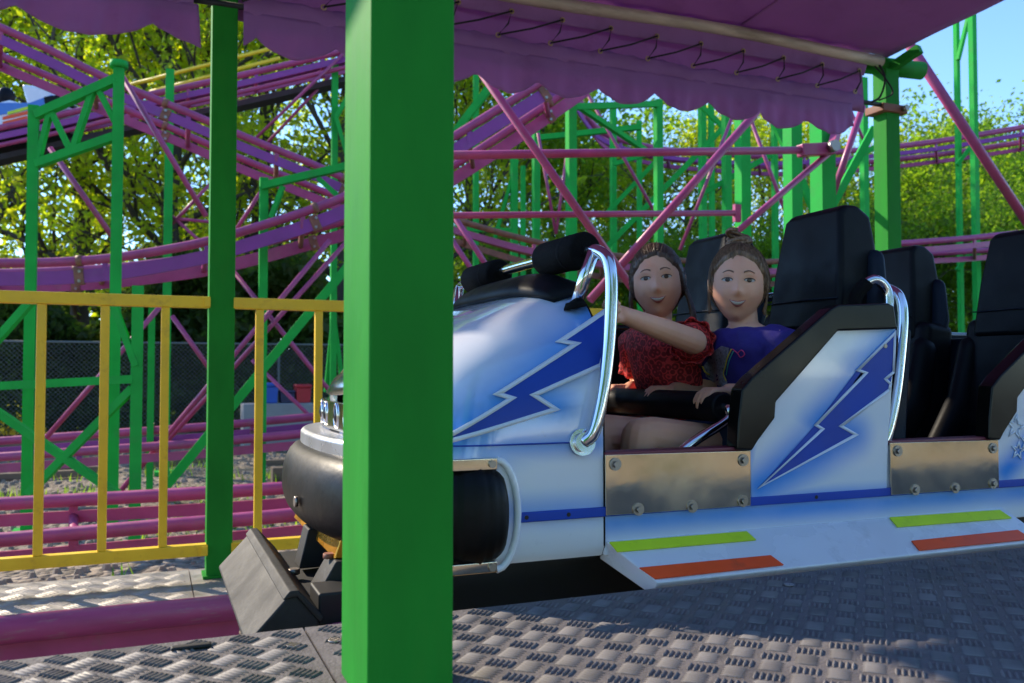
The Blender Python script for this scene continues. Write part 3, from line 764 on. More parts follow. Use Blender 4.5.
for dx in (0, DX, 2 * DX):
    for yc in (1.755, 2.21): seat(dx + (.035 if dx and yc < 2 else 0), yc)
    g = MB(); g.prism([(1.60 + dx, .06), (1.66 + dx, .06), (1.70 + dx, .50), (1.67 + dx, .505)], 1.57, 2.42); g.build('seat_shell', VINYL_B, CAR, bevel=.01)
    # handle loop on the seat back
    MB().tube(catmull([(1.535 + dx, 1.60, .50), (1.545 + dx, 1.585, .585), (1.58 + dx, 1.575, .615), (1.612 + dx, 1.57, .598), (1.618 + dx, 1.565, .56), (1.60 + dx, 1.56, .48)], 8), .0125, 12).build('seat_handle', CHROME, CAR)
    MB().tube(catmull([(1.533 + dx, 1.60, .49), (1.540 + dx, 1.59, .572), (1.566 + dx, 1.579, .609)], 8), .0165, 12).build('handle_grip', FOAM, CAR)

# --- chrome roll bars, one per row, with foam grips
FOOT = on_cowl(583, 438)
for r_, dx in enumerate((0, DX)):
    base = [(.765, 1.488, .262), (.782, 1.478, .285), (.803, 1.480, .36), (.822, 1.490, .46), (.832, 1.498, .56), (.834, 1.512, .612), (.832, 1.54, .636), (.83, 1.60, .648), (.83, 1.78, .653), (.83, YC, .655)]
    pts = base + [(x, 2 * YC - y, z) for x, y, z in reversed(base[:-1])]
    pts = [(x + dx + (.0 if r_ == 0 else .045 + .10 * (z - .262)), y if r_ == 0 else YC + (y - YC) * .915, z if r_ == 0 else z - .045) for x, y, z in pts]
    rb = MB().tube(catmull(pts, 7), .0128, 16).build('roll_bar', CHROME, CAR)
    dz = 0 if r_ == 0 else -.04
    if r_ == 0:
        for y0, y1 in ((1.605, 1.80), (2.09, 2.29)):
            fm = MB().tube([(.83, y0, .650), (.83, y0 + .004, .651), (.83, y1 - .004, .653), (.83, y1, .652)], .038, 24, scale=[.86, 1, 1, .86]); fm.build('foam_grip', FOAM, rb)
            MB().tube([(.83, y0 + .05, .6505), (.83, y0 + .054, .651), (.83, y0 + .062, .651), (.83, y0 + .066, .6505)], .0391, 24, scale=[.97, 1, 1, .97]).build('grip_band', FOAM, rb)
        for y in (1.565, 2 * YC - 1.565):
            yy = y + (.03 if y < YC else -.03)
            MB().tube([(.828, y, .643), (.800, yy, .53)], .0135, 14).build('strut', CHROME, rb)
            MB().tube([(.802, yy, .527), (.799, yy, .541)], .026, 18, scale=[1, .7]).build('strut_foot', FOAM, rb)
    if r_: continue
    MB().disc((.765 + dx, 1.498, .262 + dz), (-.1, -1, .12), .026, .008, 22).build('flange', CHROME, rb)
    MB().disc((.765 + dx, 1.4905, .262 + dz), (-.1, -1, .12), .019, .010, 20).build('collar', CHROME, rb)
# --- lap bar
for dx in (0,):
    lb = MB().tube([(1.172 + dx, 1.600, .318), (1.172 + dx, 1.606, .318), (1.172 + dx, 2.352, .318), (1.172 + dx, 2.36, .318)], .034, 24, scale=[.85, 1, 1, .85]).build('lap_bar', VINYL, CAR)
    for y in (1.585, 2.375):
        MB().tube(catmull([(1.172 + dx, y + (.02 if y < 2 else -.02), .318), (1.172 + dx, y, .312), (1.165 + dx, y, .29), (1.06 + dx, y, .235), (.98 + dx, y, .17)], 6), .011, 12).build('lap_bar_arm', CHROME, lb)

# --- front coupling: transverse buffer and brackets
def bufprof(y): return [(.244, -.115), (.172, -.105), (.156, -.081), (.228, -.005), (.246, -.002), (.288, -.05), (.281, -.115)]
g = MB(); ys = [1.60, 2.24]; pr_ = bufprof(0); n_ = len(pr_)
g.prism(pr_, 1.60, 2.26); bf = g.build('buffer', BUFFER, CAR, bevel=.006, seg=2)
MB().prism([(.220, -.008), (.232, .007), (.248, .007), (.294, -.045), (.288, -.055), (.246, -.004)], 1.595, 2.265).build('buffer_cap', BUFFER, bf, bevel=.003)
MB().prism([(.278, -.10), (.40, -.10), (.40, -.04), (.278, -.045)], 1.74, 2.20).build('buffer_mount', CHASSIS, CAR, bevel=.004)
MB().prism([(.30, -.03), (.46, -.03), (.46, .022), (.335, .030)], 1.70, 1.79).build('bracket', BUFFER, CAR, bevel=.004)
MB().prism([(.30, -.03), (.46, -.03), (.46, .05), (.32, .055)], 1.93, 2.0).build('bracket', CHASSIS, CAR, bevel=.004)
MB().disc((.33, 1.745, .028), (0, 0, 1), .012, .01, 6).build('bracket_bolt', RUST, CAR)
MB().disc((.285, 1.90, -.033), (0, 0, 1), .013, .012, 6).build('bracket_bolt', BOLT, CAR)
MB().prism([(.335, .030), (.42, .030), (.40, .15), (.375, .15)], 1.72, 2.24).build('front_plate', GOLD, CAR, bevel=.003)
MB().box((.285, 1.605, -.10), (.40, 1.70, -.005)).build('side_box', CHASSIS, CAR, bevel=.005)
MB().prism([(.29, -.09), (.42, -.09), (.42, -.05), (.29, -.06)], 1.50, 1.6).build('lower_arm', MAGENTA, CAR, bevel=.003)

# ================================================================== THE TWO GIRLS
from mathutils.bvhtree import BVHTree
def skinmat(name, c):
    m = mat(name, c, .48, var=.07, scale=14, dirt=(c[0] * .98, c[1] * .66, c[2] * .62), dirt_amt=.55, dscale=11, bump=.04, bscale=220, spec=.35)
    b = m.node_tree.nodes['Principled BSDF']
    b.inputs['Subsurface Weight'].default_value = .25; b.inputs['Subsurface Radius'].default_value = (.012, .005, .003); b.inputs['Subsurface Scale'].default_value = 1.0
    return m
SKIN = skinmat('skin', (.82, .42, .275))
def hairmat(name, c):
    m, n, l, b = newmat(name)
    tc = n.new('ShaderNodeTexCoord'); mp = n.new('ShaderNodeMapping'); mp.inputs['Scale'].default_value = (260, 260, 26); l.new(tc.outputs['Object'], mp.inputs[0])
    nz = n.new('ShaderNodeTexNoise'); nz.inputs['Scale'].default_value = 1; nz.inputs['Detail'].default_value = 3; l.new(mp.outputs[0], nz.inputs['Vector'])
    cr = n.new('ShaderNodeValToRGB'); cr.color_ramp.elements[0].position = .3; cr.color_ramp.elements[1].position = .7
    cr.color_ramp.elements[0].color = (c[0] * .6, c[1] * .6, c[2] * .6, 1); cr.color_ramp.elements[1].color = (c[0] * 1.5, c[1] * 1.5, c[2] * 1.5, 1)
    l.new(nz.outputs[0], cr.inputs[0]); l.new(cr.outputs[0], b.inputs['Base Color']); b.inputs['Roughness'].default_value = .42
    bp = n.new('ShaderNodeBump'); bp.inputs['Strength'].default_value = .5; bp.inputs['Distance'].default_value = .003; l.new(nz.outputs[0], bp.inputs['Height']); l.new(bp.outputs[0], b.inputs['Normal'])
    return m
HAIR_A = hairmat('brown_hair', (.19, .108, .058)); HAIR_B = hairmat('dark_brown_hair', (.095, .048, .030))
EYE_W = mat('eye_white', (.55, .50, .47), .25, var=.02); IRIS = mat('iris', (.07, .045, .03), .15); LASH = mat('lash', (.07, .04, .03), .7)
LIP = mat('lips', (.50, .17, .14), .4, var=.05); TEETH = mat('teeth', (.60, .53, .46), .3, var=.02); BROW = mat('brow', (.20, .11, .07), .8)

HWD, HDP, HHT = .0715, .088, .102
def head_w(c): return HWD * (1 - .34 * max(0, -c - .18) ** 1.2) * (1 + .03 * max(0, c))
def gs(x, z, x0, z0, sx, sz): return math.exp(-((x - x0) / sx) ** 2 - ((z - z0) / sz) ** 2)
def face_d(x, z):
    d = .0155 * gs(x, z, 0, -.022, .0105, .012) + .0075 * gs(x, z, 0, -.004, .007, .02) + .004 * gs(x, z, .010, -.026, .006, .007) + .004 * gs(x, z, -.010, -.026, .006, .007)
    for s in (-1, 1):
        d += -.0065 * gs(x, z, s * .029, .008, .015, .010) + .005 * gs(x, z, s * .036, -.030, .018, .016) + .0025 * gs(x, z, s * .028, .028, .018, .008)
    return d + .0035 * gs(x, z, 0, -.050, .020, .012) + .006 * gs(x, z, 0, -.088, .018, .012) - .002 * gs(x, z, 0, -.068, .02, .006)
def face_y(x, z):
    c = max(-.97, min(.97, z / HHT)); k = 1 - (x / head_w(c)) ** 2 - c * c
    return HDP * math.sqrt(max(.01, k)) + face_d(x, z)
class Head:
    def __init__(s, c, f, roll=0.0, k=1.0):
        s.c = Vector(c); s.k = k; s.f = Vector(f).normalized(); up = Vector((0, 0, 1)); s.r = s.f.cross(up).normalized(); s.u = s.r.cross(s.f)
        q = Matrix.Rotation(roll, 3, s.f); s.r = q @ s.r; s.u = q @ s.u
    def w(s, x, y, z): return s.c + (s.r * x + s.f * y + s.u * z) * s.k
    def skull(s, g, seg=56, rings=44):
        rows = []
        for i in range(rings + 1):
            th = math.pi * (i + .02) / (rings + .04); c = math.cos(th); row = []
            for j in range(seg):
                a = 2 * math.pi * j / seg; sa, ca = math.sin(th) * math.cos(a), math.sin(th) * math.sin(a)
                x = head_w(c) * sa; y = HDP * ca; z = HHT * c
                if ca < 0: y *= 1 + .06 * max(0, c); 
                if ca < 0 and c < -.2: y *= 1 - .45 * min(1, (-c - .2) / .6)
                if ca > 0: y += face_d(x, z) * min(1, ca * 3)
                row.append(s.w(x, y, z))
            rows.append(row)
        g.grid(rows, closed=True)
        for e, sg in ((0, 1), (rings, -1)): g.add(rows[e], [tuple(range(seg))], True)
        for sg in (-1, 1):
            p = s.w(sg * .070, -.006, -.004); g.limb([p + s.u * -.014, p + s.u * .012 - s.f * .004], [.009, .012], flat=(.8, 1))
    def hair(s, g, line, vol=1.10, seed=1, seg=96, rings=64):
        rows = []
        for i in range(rings + 1):
            th = math.pi * (i + .02) / (rings + .04); c = math.cos(th); row = []
            for j in range(seg):
                a = 2 * math.pi * j / seg; sa, ca = math.sin(th) * math.cos(a), math.sin(th) * math.sin(a)
                x = head_w(c) * sa; y = HDP * ca; z = HHT * c
                if ca < 0 and c < -.2: y *= 1 - .40 * min(1, (-c - .2) / .6)
                t = line(sa, ca, c)                       # >0 hair, <0 face
                k = max(0, min(1, .5 + t / .16)); k = k * k * (3 - 2 * k)
                ridge = .006 * math.sin(a * 31 + 3 * math.sin(c * 4 + seed)) + .005 * math.sin(a * 53 + c * 9 + seed) + .02 * noise.noise(Vector((a * 3, c * 3, seed)))
                f_ = .90 + (vol - .90 + ridge) * k
                row.append(s.w(x * f_, y * f_, z * f_))
            rows.append(row)
        g.grid(rows, closed=True)
        for e in (0, rings): g.add(rows[e], [tuple(range(seg))], True)
    def strands(s, g, line, goal, vol, n, seed, wisps=0):
        r = random.Random(seed); goal = Vector(goal).normalized(); k_ = 0
        while k_ < n:
            d = Vector((r.gauss(0, 1), r.gauss(0, 1), r.gauss(0, 1))).normalized(); sa, ca, c = d
            t0 = line(sa, ca, c); edge = abs(t0) < .07
            if not (t0 > -.02) or c < -.55: continue
            if not edge and r.random() < .35: continue
            k_ += 1; pts = []; L = r.uniform(.45, .95); lift_ = r.uniform(.0, .018) if r.random() < .93 else r.uniform(.02, .07); bend = r.gauss(0, .06)
            ax = d.cross(goal)
            for j in range(8):
                u = L * j / 7; q = d.lerp(goal, u).normalized(); q = (q + ax * bend * math.sin(math.pi * u)).normalized()
                a_ = vol + lift_ * math.sin(math.pi * min(1, u + .15)) + .004
                if edge and j == 0: a_ = 1.0
                y = HDP * q.y
                if q.y < 0 and q.z < -.2: y *= 1 - .40 * min(1, (-q.z - .2) / .6)
                pts.append(s.w(head_w(q.z) * q.x * a_, y * a_, HHT * q.z * a_))
            g.tube(catmull(pts, 2), r.uniform(.0004, .0009), 3, caps=False)
    def patch(s, poly, name, m, par, off=.0012, cuts=2):
        bm = bmesh.new(); f = bm.faces.new([bm.verts.new((x, 0, z)) for x, z in poly]); bmesh.ops.triangulate(bm, faces=[f])
        bmesh.ops.subdivide_edges(bm, edges=bm.edges[:], cuts=cuts, use_grid_fill=True); of = OFF[par.name]
        for v in bm.verts: v.co = s.w(v.co.x, face_y(v.co.x, v.co.z) + off, v.co.z) - of
        me = bpy.data.meshes.new(name); bm.to_mesh(me); bm.free(); me.materials.append(m); me.polygons.foreach_set('use_smooth', [True] * len(me.polygons))
        o = bpy.data.objects.new(name, me); col.objects.link(o); o.parent = par; OFF[o.name] = of
        q = o.modifiers.new('s', 'SOLIDIFY'); q.thickness = .0012; q.offset = 0; return o
    def features(s, par, smile=1.0):
        for sg in (-1, 1):
            ex, ez = sg * .0285, .008
            alm = [(ex + .0132 * math.cos(k * math.pi / 10) , ez + (.0060 if k <= 10 else .0042) * math.sin(k * math.pi / 10) * (1 - .15 * abs(math.cos(k * math.pi / 10)))) for k in range(20)]
            e = s.patch(alm, 'eye', EYE_W, par, .0010)
            s.patch([(ex - .001 * sg +   .0062 * math.cos(k * math.pi / 8), ez + .0006 + .0054 * math.sin(k * math.pi / 8)) for k in range(16)], 'iris', IRIS, par, .0022, 1)
            lid = [(ex + .0142 * math.cos(k * math.pi / 10), ez + .0070 * math.sin(k * math.pi / 10)) for k in range(11)]
            s.patch(lid + [(ex + .0128 * math.cos(k * math.pi / 10), ez + .0050 * math.sin(k * math.pi / 10)) for k in range(10, -1, -1)], 'eyelashes', LASH, par, .0026, 1)
            br = [(sg * (.013 + .0055 * k), .0265 + .005 * math.sin(k * .62)) for k in range(6)]
            s.patch(br + [(x, z + .0042 - .0006 * k_) for k_, (x, z) in reversed(list(enumerate(br)))], 'eyebrow', BROW, par, .0008, 1)
        W = .0215; mz = -.0505
        cv = lambda x: mz + .0085 * smile * (x / W) ** 2
        up = [(W * (-1 + k / 6), cv(W * (-1 + k / 6)) + .0050 * (1 - abs(-1 + k / 6) ** 2) - .0012 * (abs(k - 6) < 1)) for k in range(13)]
        lo = [(W * (1 - k / 6), cv(W * (1 - k / 6)) - .0105 * (1 - abs(1 - k / 6) ** 2)) for k in range(13)]
        s.patch(up + lo[1:-1], 'lips', LIP, par, .0010)
        ui = [(W * .84 * (-1 + k / 6), cv(W * .84 * (-1 + k / 6)) + .0018 * (1 - abs(-1 + k / 6) ** 2)) for k in range(13)]
        li = [(W * .84 * (1 - k / 6), cv(W * .84 * (1 - k / 6)) - .0050 * (1 - abs(1 - k / 6) ** 2)) for k in range(13)]
        s.patch(ui + li[1:-1], 'teeth', TEETH, par, .0022)

def hand(g, wrist, fwd, nrm, side, curl=.5, L=.058, spread=.10):
    """palm and five bent fingers; fwd along the fingers, nrm out of the back of the hand, side towards the thumb"""
    wrist, f, n = sv(wrist), Vector(fwd).normalized(), Vector(nrm).normalized(); t = Vector(side); t = (t - f * t.dot(f)).normalized(); n = (n - f * n.dot(f) - t * n.dot(t)).normalized()
    for k in range(4):
        o = t * (.016 - .0105 * k)
        g.limb([wrist + o * .6, wrist + o + f * L], [.0105, .0085])
    for k, ln in enumerate((.046, .052, .048, .037)):
        o = t * (.0165 - .0115 * k); d = (f + t * (spread * (1.3 - k))).normalized(); p = wrist + o + f * L * .93; pts = [p - f * .012, p]; ang = 0
        for j, fr in enumerate((.45, .32, .23)):
            ang += curl * (.7, 1.0, .8)[j]; p = p + (d * math.cos(ang) - n * math.sin(ang)) * ln * fr; pts.append(p)
        g.limb(pts, [.0082, .0078, .0072, .0066, .0055], seg=10)
    p = wrist + t * .014 + f * .014; d1 = (f * .6 + t * .8 - n * .25).normalized(); d2 = (f * .95 + t * .25 - n * .45).normalized()
    g.limb([p, p + d1 * .026, p + d1 * .026 + d2 * .022, p + d1 * .026 + d2 * .038], [.0105, .0092, .008, .0062], seg=10)

def remesh(o, vox, smooth=4, fac=.5):
    q = o.modifiers.new('remesh', 'REMESH'); q.mode = 'VOXEL'; q.voxel_size = vox; q.use_smooth_shade = True
    q = o.modifiers.new('smooth', 'SMOOTH'); q.iterations = smooth; q.factor = fac
def cloth(name, m, g, par, vox=.005, fold=.006, fscale=.06):
    o = g.build(name, m, par); remesh(o, vox, 6)
    tx = bpy.data.textures.new(name + '_folds', 'CLOUDS'); tx.noise_scale = fscale; tx.noise_depth = 2
    q = o.modifiers.new('folds', 'DISPLACE'); q.texture = tx; q.strength = fold; q.mid_level = .5; q.texture_coords = 'LOCAL'
    return o
def torso(g, pts, grow=0.0):
    P_, S_ = [p for p, a, b in pts], None
    rows = []; n = 28
    for p, a, b in pts:      # a half depth (x), b half width (y)
        p = sv(p); rows.append([(p.x + (a + grow) * math.cos(2 * math.pi * k / n), p.y + (b + grow) * math.copysign(abs(math.sin(2 * math.pi * k / n)) ** .85, math.sin(2 * math.pi * k / n)), p.z) for k in range(n)])
    g.grid(rows, closed=True); g.add(rows[0], [tuple(range(n))]); g.add(rows[-1], [tuple(range(n))])

# ------------------------------------------------ girl in purple (near seat)
g1 = thing('person', (1.37, 1.745, .15), 'girl with a topknot and purple skate print shirt, hands on the lap bar', 'person')
y1 = 1.745
H1 = Head((1.318, 1.742, .608), (-.60, -.80, -.04), R(-3), .91)
TR1 = [((1.40, y1, 0.140), .085, .105), ((1.395, y1, 0.200), .085, .105), ((1.385, y1, 0.290), .075, .095), ((1.37, y1, 0.390), .078, .105), ((1.355, y1, 0.450), .076, .118), ((1.348, y1, 0.482), .064, .112), ((1.342, y1, 0.502), .048, .078), ((1.336, y1, 0.517), .038, .045)]
b = MB(); torso(b, TR1, -.010); H1.skull(b)
b.limb([(1.342, y1, .465), (1.335, y1, .51), (1.335, y1 + .008, .57)], [.042, .036, .036])
A = [((1.35, y1 - .125, .463), (1.36, y1 - .165, .335), (1.225, 1.655, .352)), ((1.35, y1 + .125, .463), (1.34, y1 + .165, .335), (1.230, 1.885, .352))]
for sh, el, wr in A:
    b.limb([sh, sv(sh).lerp(sv(el), .5), el], [.037, .034, .029]); b.limb([el, sv(el).lerp(sv(wr), .4), wr], [.029, .027, .0185])
hand(b, A[0][2], (-1, -.05, .02), (0, 0, 1), (0, 1, 0), .62); hand(b, A[1][2], (-1, .15, .02), (0, 0, 1), (0, -1, 0), .62)
for yy, ky in ((y1 - .06, 1.685), (y1 + .06, 1.80)):
    kx = 1.012 if ky < 1.75 else .965; b.limb([(1.37, yy, .195), (1.19, (yy + ky) / 2, .220), (kx + .02, ky, .252), (kx, ky, .252)], [.066, .057, .046, .043]); b.limb([(kx - .004, ky, .25), (kx - .016, ky, .16), (kx - .005, ky, .07)], [.044, .042, .030])
body1 = b.build('body', SKIN, g1); remesh(body1, .0032, 1)
H1.features(body1, 1.0)
s = MB(); torso(s, TR1[1:6] + [((1.344, y1, .493), .058, .10), ((1.340, y1, .503), .046, .066)], .006)
for sh, el, wr in A: s.limb([sv(sh) + Vector((0, (y1 - sh[1]) * .25, .0)), sh, sv(sh).lerp(sv(el), .42)], [.046, .046, .046])
SH1 = mat('purple_cotton', (.034, .020, .21), .75, var=.15, scale=30, bump=.15, bscale=300)
shirt1 = cloth('shirt', SH1, s, g1, .0045, .010, .05)
def line1(sa, ca, c): return max(c - .70 + .60 * sa * sa + .6 * max(0, -ca) + .05 * noise.noise(Vector((sa * 7, c * 5, 3))), -ca - .06 + .3 * c, (abs(sa) - .90 + .10 * c) * (1 if c > -.35 else 0) - (0 if c > -.35 else .3))
h = MB(); H1.hair(h, line1, 1.085, 2)
H1.strands(h, line1, (0, -.20, .97), 1.085, 1600, 3)
rr = random.Random(5)
for i in range(16):                                     # the curled topknot
    a = rr.random() * 6.28; pts = []; r0 = rr.uniform(.014, .026)
    for k in range(9):
        t_ = a + k * .7; pts.append(H1.w(.004 + r0 * math.cos(t_) * 1.25, -.020 + r0 * math.sin(t_) * .9, .104 + .016 * math.sin(i * 1.7) + .004 * k * math.sin(i) + rr.uniform(-.003, .003)))
    h.tube(catmull(pts, 4), .0050, 7)
for i in range(14):                                     # loose wisps at the temples
    sg = -1 if i % 2 else 1; a0 = rr.uniform(-.1, .5)
    pts = [H1.w(sg * .066, .02 + .02 * a0, .055), H1.w(sg * (.074 + .004 * a0), .012, .01), H1.w(sg * (.073 + .008 * a0), .006 - .02 * a0, -.04), H1.w(sg * (.066 + .012 * a0), 0, -.07 - .02 * a0)]
    h.tube(catmull(pts, 5), .0016, 5, scale=None)
h.build('hair', HAIR_A, g1)
s = MB()
for yy, ky in ((y1 - .06, 1.685), (y1 + .06, 1.80)): s.limb([(1.38, yy, .19), (1.22, (yy * .65 + ky * .35), .215)], [.076, .068])
cloth('shorts', mat('denim', (.03, .045, .09), .8, var=.2, scale=40), s, g1, .006, .006)

# ------------------------------------------------ girl in red (far seat)
g2 = thing('person', (1.33, 1.99, .15), 'girl with long dark hair and red top, reaching for the chrome roll bar', 'person')
y2 = 1.985
H2 = Head((1.222, 1.955, .630), (-.56, -.83, -.03), R(5), .935)
TR2 = [((1.36, y2 + .02, 0.140), .085, .105), ((1.345, y2 + .015, 0.200), .085, .105), ((1.31, y2 + .01, 0.290), .075, .095), ((1.27, y2, 0.390), .078, .108), ((1.25, y2 - .01, 0.460), .074, .120), ((1.243, y2 - .012, 0.495), .062, .112), ((1.238, y2 - .015, 0.517), .046, .078), ((1.234, y2 - .018, 0.532), .038, .045)]
b = MB(); torso(b, TR2, -.010); H2.skull(b)
b.limb([(1.238, y2 - .015, .485), (1.232, y2 - .018, .53), (1.236, y2 - .014, .59)], [.042, .036, .036])
shl, ell, wrl = (1.255, y2 - .125, .475), (1.185, 1.735, .468), (.925, 1.625, .520)
shr, elr, wrr = (1.235, y2 + .11, .475), (1.30, y2 + .175, .34), (1.228, 2.105, .352)
for sh, el, wr in ((shl, ell, wrl), (shr, elr, wrr)):
    b.limb([sh, sv(sh).lerp(sv(el), .5), el], [.036, .033, .030]); b.limb([el, sv(el).lerp(sv(wr), .4), wr], [.030, .027, .0185])
hand(b, wrr, (-1, .0, .02), (0, 0, 1), (0, -1, 0), .62)
hand(b, wrl, (-.85, -.52, .0), (-.3, .6, .6), (-.2, .2, 1), .75)
for yy, ky in ((y2 - .05, 1.925), (y2 + .07, 2.05)):
    b.limb([(1.34, yy, .195), (1.14, (yy + ky) / 2, .218), (.945, ky, .252)], [.066, .057, .045]); b.limb([(.942, ky, .25), (.93, ky, .15), (.945, ky, .07)], [.044, .042, .030])
body2 = b.build('body', SKIN, g2); remesh(body2, .0032, 1)
H2.features(body2, .9)
def redmat():
    m, n, l, b_ = newmat('red_printed_cotton')
    tc = n.new('ShaderNodeTexCoord'); vo = n.new('ShaderNodeTexVoronoi'); vo.inputs['Scale'].default_value = 58; l.new(tc.outputs['Object'], vo.inputs['Vector'])
    w_ = n.new('ShaderNodeMath'); w_.operation = 'SINE'; mu = n.new('ShaderNodeMath'); mu.operation = 'MULTIPLY'; mu.inputs[1].default_value = 13; l.new(vo.outputs['Distance'], mu.inputs[0]); l.new(mu.outputs[0], w_.inputs[0])
    cr = n.new('ShaderNodeValToRGB'); e = cr.color_ramp.elements; e[0].position = .1; e[1].position = .7; e[0].color = (.26, .016, .02, 1); e[1].color = (.78, .06, .06, 1)
    l.new(w_.outputs[0], cr.inputs[0]); l.new(cr.outputs[0], b_.inputs['Base Color']); b_.inputs['Roughness'].default_value = .75; return m
RED = redmat()
s = MB(); torso(s, TR2[1:7], .006)
for sh, el in ((shl, ell), (shr, elr)): s.limb([sv(sh) + Vector((0, (y2 - sh[1]) * .3, .005)), sv(sh) + Vector((0, 0, .004)), sv(sh).lerp(sv(el), .38)], [.046, .048, .050])
shirt2 = cloth('shirt', RED, s, g2, .0045, .007, .035)
fr = MB()
for sh, el in ((shl, ell), (shr, elr)):                # frilled sleeve edge
    c0 = sv(sh).lerp(sv(el), .30); d = (sv(el) - sv(sh)).normalized(); u_ = d.cross(Vector((0, 0, 1))).normalized(); v_ = u_.cross(d); rws = []
    for k in range(5):
        rws.append([c0 + d * (.008 * k) + (u_ * math.cos(a) + v_ * math.sin(a)) * (.045 + .0025 * k + .0011 * k * math.sin(a * 9)) for a in [2 * math.pi * j / 60 for j in range(60)]])
    q = MB().grid(rws, closed=True).build('sleeve_frill', RED, shirt2, solid=.0025)
def line2(sa, ca, c): return max(c - .67 + .62 * sa * sa + .6 * max(0, -ca) + .05 * noise.noise(Vector((sa * 7, c * 5, 8))), -ca - .04 + .3 * c, abs(sa) - .88 + .12 * c)
h = MB(); H2.hair(h, line2, 1.085, 6); H2.strands(h, line2, (0, -.96, .05), 1.085, 1600, 4)
for i in range(70):                                     # long hair gathered behind and falling over the far shoulder
    sg = rr.choice((-1, 1)); a0 = rr.random(); b0 = rr.random()
    if i % 2: pts = [H2.w(sg * .050 * a0, -.085, .02), H2.w(.02 * sg, -.10 - .02 * b0, -.06), H2.w(.05 * (b0 - .5), -.10, -.13), H2.w(.06 * (b0 - .5), -.085 - .02 * a0, -.20 - .04 * a0)]
    else: pts = [H2.w(-.066, -.035 * a0, .01 - .04 * b0), H2.w(-.080 - .008 * a0, -.03 * a0, -.06), H2.w(-.085 - .012 * b0, .010 + .02 * a0, -.14), H2.w(-.080 - .015 * b0, .035 + .03 * a0, -.22 - .03 * b0)]
    h.tube(catmull(pts, 5), .0048, 6, scale=[1 - .7 * (k / 15) ** 2 for k in range(16)])
for i in range(26):
    a0 = rr.random(); b0 = rr.random()
    pts = [H2.w(.066, -.02 * a0, .02 - .03 * b0), H2.w(.076 + .006 * a0, -.02 * a0, -.04), H2.w(.072 + .01 * b0, -.02 - .02 * a0, -.10), H2.w(.06, -.05, -.15 - .02 * a0)]
    h.tube(catmull(pts, 5), .0045, 6, scale=[1 - .7 * (k / 15) ** 2 for k in range(16)])
h.build('hair', HAIR_B, g2)
s = MB()
for yy, ky in ((y2 - .05, 1.925), (y2 + .07, 2.05)): s.limb([(1.35, yy, .19), (1.19, (yy * .65 + ky * .35), .215)], [.076, .068])
cloth('shorts', mat('grey_shorts', (.12, .12, .13), .8, var=.2, scale=40), s, g2, .006, .006)

# ------------------------------------------------ the print on the purple shirt, laid on its real surface
dg = bpy.context.evaluated_depsgraph_get(); ev = shirt1.evaluated_get(dg); me_ = ev.to_mesh()
bvh = BVHTree.FromPolygons([tuple(v.co) for v in me_.vertices], [tuple(p_.vertices) for p_ in me_.polygons]); ev.to_mesh_clear()
o1 = OFF[g1.name]
def on_shirt(px, py, off):
    h_ = bvh.ray_cast(_o - o1, ray(px, py).normalized())
    return None if h_[0] is None else h_[0] + h_[1] * (off if h_[1].dot(ray(px, py)) < 0 else -off)
def printed(poly, name, m, off=.0018, line=None):
    g = MB(); of = OFF[g1.name]
    if line:
        q = [on_shirt(x, y, off) for x, y in poly]; q = [k + of for k in q if k]
        if len(q) > 1: g.tube(catmull(q, 5), line, 6)
    else:
        bm = bmesh.new(); f = bm.faces.new([bm.verts.new((x, y, 0)) for x, y in poly]); bmesh.ops.triangulate(bm, faces=[f]); bmesh.ops.subdivide_edges(bm, edges=bm.edges[:], cuts=4, use_grid_fill=True)
        vs_ = [on_shirt(v.co.x, v.co.y, off) for v in bm.verts]; bm.verts.index_update(); okv = all(vs_)
        if okv: g.add([k + of for k in vs_], [tuple(v.index for v in f.verts) for f in bm.faces], True)
        bm.free()
    if g.v: g.build(name, m, shirt1)
PINK = mat('pink_print', (.75, .06, .22), .5); GLIT = mat('silver_glitter_print', (.34, .36, .46), .3, metal=.5, var=.5, scale=160); YEL = mat('yellow_print', (.75, .55, .05), .5); TEAL = mat('teal_print', (.05, .45, .40), .5)
printed([(713, 352), (722, 346), (730, 348), (727, 362), (724, 372), (728, 382), (727, 388), (716, 384), (706, 376), (704, 366), (708, 360)], 'boot_print', GLIT)
printed([(701, 374), (705, 377), (716, 386), (726, 390), (724, 392), (714, 389), (702, 379)], 'sole_print', PINK, .0022)
printed([(732, 349), (728, 358), (726, 366), (724, 374), (727, 381)], 'lace_print', YEL, .002, .0016)
printed([(734, 351), (730, 360), (728, 368), (727, 375)], 'lace_print', TEAL, .002, .0012)
printed([(733, 349), (738, 353), (741, 357), (745, 354), (742, 350), (738, 353)], 'bow_print', PINK, .002, .0013)
printed([(703, 366), (706, 372), (710, 374)], 'heel_print', YEL, .003, .0022)

